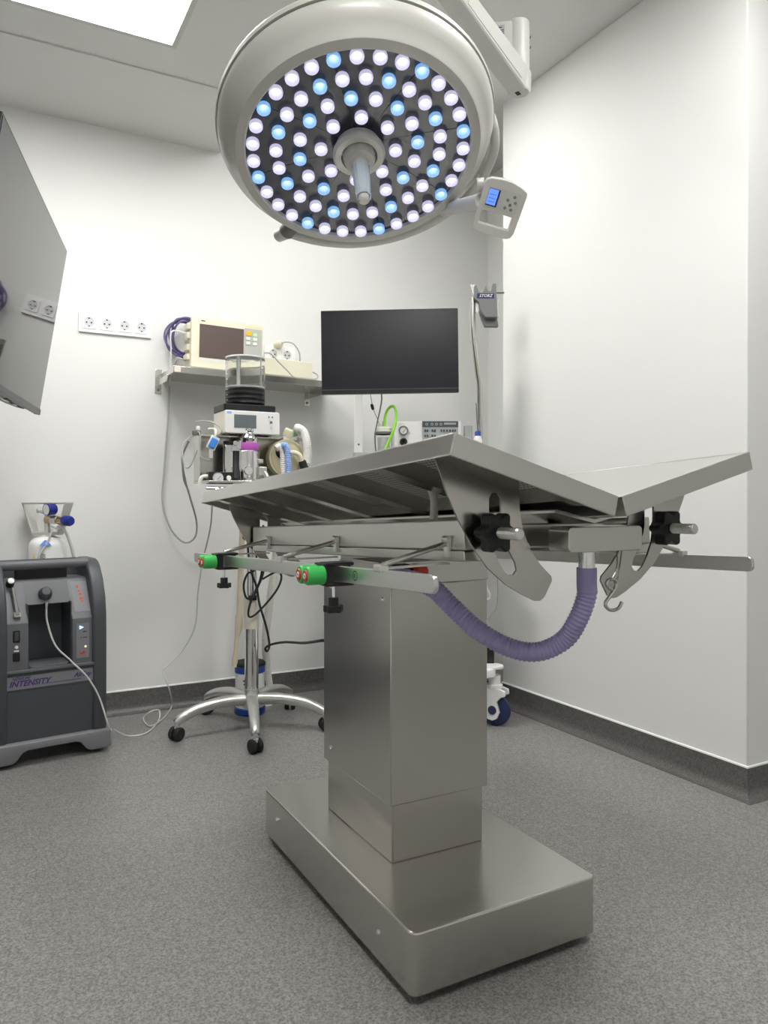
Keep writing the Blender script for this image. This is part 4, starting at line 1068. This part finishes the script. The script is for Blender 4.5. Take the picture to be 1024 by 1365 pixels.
ck = thing('power_cords', 'tangled black power cords looped on the chrome stand post', 'cable', (AX, AY - .05, .60))
cy = AY - .045
part('cord', MB().tube(cr([at(330, 700, y=cy), at(331, 735, y=cy), at(336, 765, y=cy), at(342, 782, y=cy), at(346, 805, y=cy - .01), at(354, 832, y=cy - .02), at(358, 850, y=cy - .02), at(359, 862, y=cy - .03), at(356, 868, y=cy - .04), at(354, 864, y=cy - .05), at(362, 859, y=cy - .08),
                           at(380, 856, y=cy - .2), at(405, 857, y=cy - .45), at(428, 854, y=cy - .8), at(445, 852, y=2.0), V((.86, 1.80, .60)), V((.86, 1.766, .61))], 8), .0045, 10), 'rubber', ck)
part('cord', MB().tube(cr([at(351, 700, y=cy - .01), at(351, 740, y=cy - .01), at(347, 772, y=cy - .01), at(336, 797, y=cy - .01), at(331, 818, y=cy - .01), at(336, 822, y=cy - .012), at(350, 810, y=cy - .012), at(368, 788, y=cy - .012), at(375, 772, y=cy - .01), at(373, 763, y=cy), at(366, 763, y=cy), at(350, 772, y=cy)], 8), .0042, 10), 'rubber', ck)
part('cord', MB().tube(cr([at(342, 700, y=cy - .02), at(341, 755, y=cy - .02), at(330, 765, y=cy - .02), at(325, 780, y=cy - .02), at(328, 796, y=cy - .018), at(336, 797, y=cy - .016), at(344, 782, y=cy - .015), at(352, 758, y=cy - .015), at(354, 710, y=cy)], 8), .0042, 10), 'rubber', ck)

# ------------------------------------------------------------------ endoscopy cart by the pillar (turned towards the viewer)
def cw(lat, dep, z=0.0):
    return RGT * lat + FWD * dep + UP * z


MC = frame((0, 0, 0), RGT, FWD, UP)                  # x lateral, y depth, z up
Ec = lambda: MB(MC)
ec = thing('endoscopy_cart', 'white equipment cart on casters behind the operating table', 'cart', cw(.17, 3.2))
part('base_plate', Ec().prism(rrect(.56, .44, .05), (.17, 3.22, .205), (1, 0, 0), (0, 1, 0), (0, 0, .035)), 'white_enamel', ec, bevel=.006)
for lat, dep in ((.448, 3.07), (-.08, 3.07), (.42, 3.40), (-.08, 3.40)):
    c = cw(lat, dep)
    d = V((.55, -.83, 0)); ax = V((.83, .55, 0))
    cs = part('caster', MB().cyl(c + UP * .165, c + UP * .205, .024, n=24).cyl(c + UP * .15, c + UP * .168, .033, n=24), 'white_plastic', ec, bevel=.002)
    hood = [(-.042, .062), (-.046, .10), (-.036, .135), (-.02, .155), (.028, .155), (.052, .148), (.054, .128), (.034, .12), (.018, .10), (.03, .06), (.02, .035), (0, .025), (-.02, .03), (-.036, .045)]
    for s in (-1, 1):
        part('wheel_hood', MB().prism(hood, c + ax * (s * .030), d, UP, ax * (-s * .015)), 'white_plastic', cs, bevel=.003)
        part('hub_cap', MB().lathe([(0, .004), (.016, .004), (.018, 0)], c + ax * (s * .030) + UP * .068, ax * s, n=24), 'navy', cs)
    part('tyre', MB().lathe([(0, -.013), (.054, -.013), (.062, -.008), (.064, 0), (.062, .008), (.054, .013), (0, .013)], c + UP * .064 + d * .004, ax, n=36), 'navy', cs)
part('bumper_disc', Ec().cyl((.440, 3.06, .236), (.440, 3.06, .246), .042, n=32), 'white_plastic', ec, bevel=.002)
part('rear_post', Ec().bb(-.133, -.093, 3.35, 3.38, .24, 1.46), 'white_enamel', ec, bevel=.004)
part('rear_post', Ec().bb(.40, .43, 3.35, 3.38, .24, 1.12), 'white_enamel', ec, bevel=.004)
part('pedal_box', Ec().bb(.415, .450, 3.09, 3.14, .24, .335), 'black_plastic', ec, bevel=.003)
for z, dp in ((1.085, 3.02), (.66, 3.04)):
    part('shelf', Ec().prism(rrect(.58, .36, .02), (.165, dp + .18, z), (1, 0, 0), (0, 1, 0), (0, 0, .018)), 'panel_grey', ec, bevel=.002)
part('post_screw', Ec().lathe([(0, .003), (.004, .002), (.005, 0)], (-.112, 3.35, 1.157), (0, -1, 0), n=10), 'gasket', ec)
part('monitor_arm', Ec().bb(-.12, .05, 3.33, 3.36, 1.42, 1.46).bb(.0, .05, 3.06, 3.36, 1.43, 1.47), 'lamp_arm', ec, bevel=.003)

# flat monitor, facing the viewer with a slight turn
mc = cw((519.5 - 512) / FOC * 3.0, 3.0, EYE + (664 - 468.5) / FOC * 3.0)
mx = (RGT * cos(.035) + FWD * -sin(.035)); mx = (mx + UP * .012).normalized(); mf = mx.cross(UP).normalized() * -1
mu = mf.cross(mx).normalized() * -1
if mu.z < 0:
    mu = -mu
mn = mx.cross(mu).normalized()                       # towards the viewer
MM = frame(mc, mx, mu, mn)
dm = thing('flat_monitor', 'black flat monitor switched off above the endoscopy cart', 'monitor', mc - mn * .05)
W2, H2 = .2715, .166
part('rear_shell', MB(MM).prism(rrect(2 * W2 - .02, 2 * H2 - .02, .006), (0, 0, -.038), (1, 0, 0), (0, 1, 0), (0, 0, .02)), 'tv_shell', dm, bevel=.004)
part('frame', MB(MM).prism(rrect(2 * W2, 2 * H2, .003), (0, 0, -.020), (1, 0, 0), (0, 1, 0), (0, 0, .020), [[(-W2 + .003, -H2 + .018), (W2 - .003, -H2 + .018), (W2 - .003, H2 - .003), (-W2 + .003, H2 - .003)]]), 'black_plastic', dm, bevel=.0008)
part('screen', MB(MM).bb(-W2 + .002, W2 - .002, -H2 + .017, H2 - .002, -.012, -.0012), 'monitor_screen', dm)
part('chin_line', MB(MM).bb(-W2, W2, -H2 + .0165, -H2 + .018, -.002, .0008), 'tv_grey', dm)
part('mount_plate', MB(MM).bb(-.06, .06, -.06, .06, -.062, -.038), 'lamp_arm', dm, bevel=.003)
mo = thing('monitor_leads', 'two thin dark leads hanging below the flat monitor, one with a ferrite', 'cable', at(499, 600, d=3.05))
part('lead', MB().tube(cr([at(507, 515, d=3.04), at(509, 530, d=3.04), at(507, 545, d=3.05), at(503, 563, d=3.05), at(500, 580, d=3.04), at(501, 600, d=3.04), at(503, 612, d=3.06)], 6), .0028, 8), 'tv_grey', mo)
part('lead', MB().tube(cr([at(493, 518, d=3.06), at(495, 532, d=3.06), at(498, 546, d=3.06), at(503, 558, d=3.07), at(507, 570, d=3.08)], 6), .0014, 6), 'gasket', mo)
part('ferrite', MB().tube([at(495.3, 538.5, d=3.06), at(495.8, 540, d=3.06), at(497.2, 545, d=3.06), at(497.7, 546.5, d=3.06)], [.0035, .0065, .0065, .0035], 12), 'black_plastic', mo)

# insufflator
SZ1 = 1.103
ifl = thing('insufflator', 'white insufflator box with round gauge and grey key panel on the cart', 'medical device', cw(.17, 3.2, SZ1))
IX0, IX1, ID, IZ = .040, .312, 3.06, EYE + (664 - 561.5) / FOC * 3.06
part('case', Ec().bb(IX0, IX1, ID + .004, ID + .26, SZ1 + .008, IZ), 'white_enamel', ifl, bevel=.004)
for lat in (IX0 + .03, IX1 - .03):
    for dep in (ID + .03, ID + .22):
        part('foot', Ec().cyl((lat, dep, SZ1), (lat, dep, SZ1 + .01), .012, n=14), 'rubber', ifl)
L = lambda u: (u - 512) / FOC * ID
ZZ = lambda v: EYE + (664 - v) / FOC * ID
kp = part('key_panel', Ec().bb(L(563), L(611), ID, ID + .006, SZ1 + .02, IZ - .001), 'panel_grey', ifl)
part('panel_header', Ec().bb(L(563), L(611), ID - .001, ID + .002, ZZ(569.5), IZ), 'panel_dark', kp)
for u in (569, 576, 582, 588):
    part('header_symbol', Ec().lathe([(.0032, .0012), (.0052, .0016), (.0055, .001)], (L(u), ID, ZZ(565.5)), (0, -1, 0), n=14), 'panel_grey', kp)
part('header_print', Ec().bb(L(592), L(608), ID - .0016, ID - .0008, ZZ(566), ZZ(563.5)), 'panel_grey', kp)
for u in (567, 570, 576.5, 580, 588.5, 592, 596, 600, 604, 607):
    part('key', Ec().bb(L(u) - .0035, L(u) + .0030, ID - .003, ID, ZZ(575.5), ZZ(572.5)), 'panel_dark', kp)
for u in (567, 570, 576.5, 580):
    part('key', Ec().bb(L(u) - .0035, L(u) + .0030, ID - .003, ID, ZZ(582.5), ZZ(579.5)), 'panel_dark', kp)
part('front_plate', Ec().bb(L(530), L(558), ID + .001, ID + .006, SZ1 + .02, ZZ(565)), 'white_plastic', ifl, bevel=.001)
part('gauge_ring', Ec().lathe([(.0145, .002), (.0145, .010), (.019, .010), (.0195, 0)], (L(538), ID + .002, ZZ(574)), (0, -1, 0), n=32), 'gasket', ifl)
part('gauge_face', Ec().lathe([(0, .006), (.015, .0055), (.015, .003)], (L(538), ID + .002, ZZ(574)), (0, -1, 0), n=28), 'white_ink', ifl)
part('gauge_needle', Ec().box((L(538) + .002, ID - .006, ZZ(574) - .002), (.0016, .001, .016), Matrix.Rotation(.6, 3, 'Y')), 'dark_ink', ifl)
part('gas_port', Ec().lathe([(0, .003), (.006, .003), (.008, .012), (.0145, .012), (.016, 0)], (L(538), ID + .002, ZZ(589)), (0, -1, 0), n=28), 'black_plastic', ifl)

sj = thing('suction_jar', 'clear suction jar with ivory lid standing left of the insufflator', 'jar', cw(L(512), 3.08, SZ1))
jc = MC @ V((L(511.5), 3.08, 0))
part('jar', MB().lathe([(0, SZ1), (.033, SZ1), (.035, SZ1 + .004), (.036, 1.19), (.034, 1.19), (.033, SZ1 + .006), (0, SZ1 + .004)], (jc.x, jc.y, 0), n=32), 'glass', sj)
part('filter_insert', MB().lathe([(0, SZ1 + .006), (.024, SZ1 + .006), (.026, 1.165), (0, 1.165)], (jc.x, jc.y, 0), n=24), 'white_plastic', sj)
part('collar', MB().lathe([(.033, 1.178), (.0385, 1.179), (.0385, 1.186), (.033, 1.188)], (jc.x, jc.y, 0), n=32), 'gasket', sj)
lid = part('lid', MB().lathe([(0, 1.188), (.037, 1.188), (.037, 1.204), (.030, 1.208), (0, 1.210)], (jc.x, jc.y, 0), n=32), 'ivory_hose', sj)
part('lid_spout', MB().cyl((jc.x, jc.y, 1.206), (jc.x + .003, jc.y - .002, 1.232), .009, .008).cyl((jc.x - .02, jc.y, 1.206), (jc.x - .02, jc.y, 1.22), .006), 'clear_tube', lid)
g0 = at(513, 566, d=3.07)
single('green_hose', MB().tube(cr([g0 - UP * .03, g0, at(513.5, 556, d=3.07), at(517, 546, d=3.06), at(523, 541.5, d=3.05), at(527.5, 546, d=3.045), at(528, 557, d=3.04), at(525, 572, d=3.03), at(520, 585, d=3.03), at(515, 596, d=3.03), at(511, 604, d=3.03)], 8), .0058, 12), 'green_tube',
       'bright green hose arching above the clear suction jar', 'hose')

# instrument holder on a bent pole at the right of the cart
hp2 = thing('holder_pole', 'bent steel pole with a dark grey three-pronged instrument holder', 'instrument holder', cw(.40, 3.20, SZ1))
D = 3.16
A = lambda u, v, d=D: at(u, v, d=d)
part('pole', MB().tube(cr([cw((640 - 512) / FOC * D, D, SZ1), A(640, 560), A(639.5, 515), A(637.5, 500), A(633, 465), A(630.5, 440), A(630, 425), A(630.5, 397)], 6), .0118, 14), 'steel', hp2)
part('pole_socket', MB().cyl(cw((640 - 512) / FOC * D, D, SZ1), cw((640 - 512) / FOC * D, D, SZ1 + .03), .02, n=20), 'steel_flat', hp2)
HM = frame(A(645.5, 391), RGT, UP, -FWD)
px_ = D / FOC
fk = MB(HM).prism([(-.023 * 1, .034), (.0, .034), (.0, -.018), (-.008, -.018)], (-.037, 0, .004), (1, 0, 0), (0, 1, 0), (0, 0, .006))
part('side_fork', fk, 'steel_flat', hp2, bevel=.001)
pr_ = [(-.045, .022), (-.036, .030), (-.033, .020), (-.026, .002), (-.016, -.004), (-.008, .0), (-.002, .010), (.003, .026), (.006, .016), (.014, .004), (.024, .002), (.030, .012), (.033, .034), (.047, .034), (.050, -.075), (.052, -.105), (.002, -.105), (-.018, -.075), (-.024, -.045), (-.045, -.025)]
hb = part('holder_body', MB(HM).prism(pr_, (0, 0, -.01), (1, 0, 0), (0, 1, 0), (0, 0, .035)), 'holder_grey', hp2, bevel=.0012)
part('holder_lower', MB(HM).prism([(-.020, -.07), (.050, -.07), (.062, -.135), (.006, -.135), (-.008, -.105)], (0, 0, -.04), (1, 0, 0), (0, 1, 0), (0, 0, .030)), 'holder_grey', hp2, bevel=.0012)
part('holder_tab', MB(HM).bb(.054, .061, -.10, -.02, -.03, .0), 'steel_flat', hp2, bevel=.001)
part('label_plate', MB(HM).bb(-.033, .038, -.027, -.007, .025, .0262), 'navy_label', hb)
text('label_print', 'STORZ', frame(HM @ V((.003, -.0172, .0263)), RGT, UP, -FWD), .017, 'white_ink', hb, .3)
part('cross_rod', MB(HM).cyl((.045, .003, -.005), (.085, .004, -.005), .0035, n=10), 'gasket', hp2)
part('clip', MB(HM).prism([(-.030, -.03), (-.022, -.05), (-.028, -.075), (-.024, -.09), (-.034, -.075), (-.036, -.05)], (0, 0, -.006), (1, 0, 0), (0, 1, 0), (0, 0, .008)), 'aluminium', hp2)

sb = cw((637 - 512) / FOC * 3.06, 3.06, SZ1)
bt = thing('spray_bottle', 'small white bottle with blue cap and thin straw beside the steel pole', 'bottle', sb)
part('body', MB().lathe([(0, 0), (.017, 0), (.018, .004), (.018, .05), (.014, .064), (.011, .07), (0, .07)], sb, n=24), 'white_plastic', bt)
part('cap', MB().lathe([(0, .068), (.012, .068), (.0125, .082), (.009, .088), (0, .088)], sb, n=24), 'blue_cap', bt)
part('straw', MB().cyl(sb + UP * .085, sb + V((-.008, 0, .20)), .0025, .0018, 10), 'tv_grey', bt)
gb2 = cw((622 - 512) / FOC * 3.10, 3.10, SZ1)
gd = thing('steel_cup', 'small grey steel cup on the cart behind the table corner', 'cup', gb2)
part('cup_body', MB(MC).prism(rrect(.034, .03, .006), ((624 - 512) / FOC * 3.10, 3.10, SZ1), (1, 0, 0), (0, 1, 0), (0, 0, .112), [rrect(.030, .026, .005)]), 'panel_grey', gd, ang=50)
part('cup_floor', MB(MC).bb((624 - 512) / FOC * 3.10 - .016, (624 - 512) / FOC * 3.10 + .016, 3.087, 3.113, SZ1, SZ1 + .004), 'panel_grey', gd)
# leads that hang at the back of the cart, right of the table column
single('cart_lead', MB().tube(cr([A(662, 720, 3.3), A(663, 760, 3.3), A(664, 790, 3.3), A(661, 812, 3.3), A(650, 825, 3.3), A(640, 828, 3.3)], 6), .003, 8), 'grey_cable', 'thin grey lead curving down beside the table column', 'cable')
single('white_loop', MB().tube(cr([A(640, 770, 3.2), A(648, 783, 3.2), A(653, 794, 3.2), A(650, 799, 3.2), A(640, 799, 3.2)], 6), .0055, 8), 'white_cable', 'short white loop of tube beside the table column', 'tube')
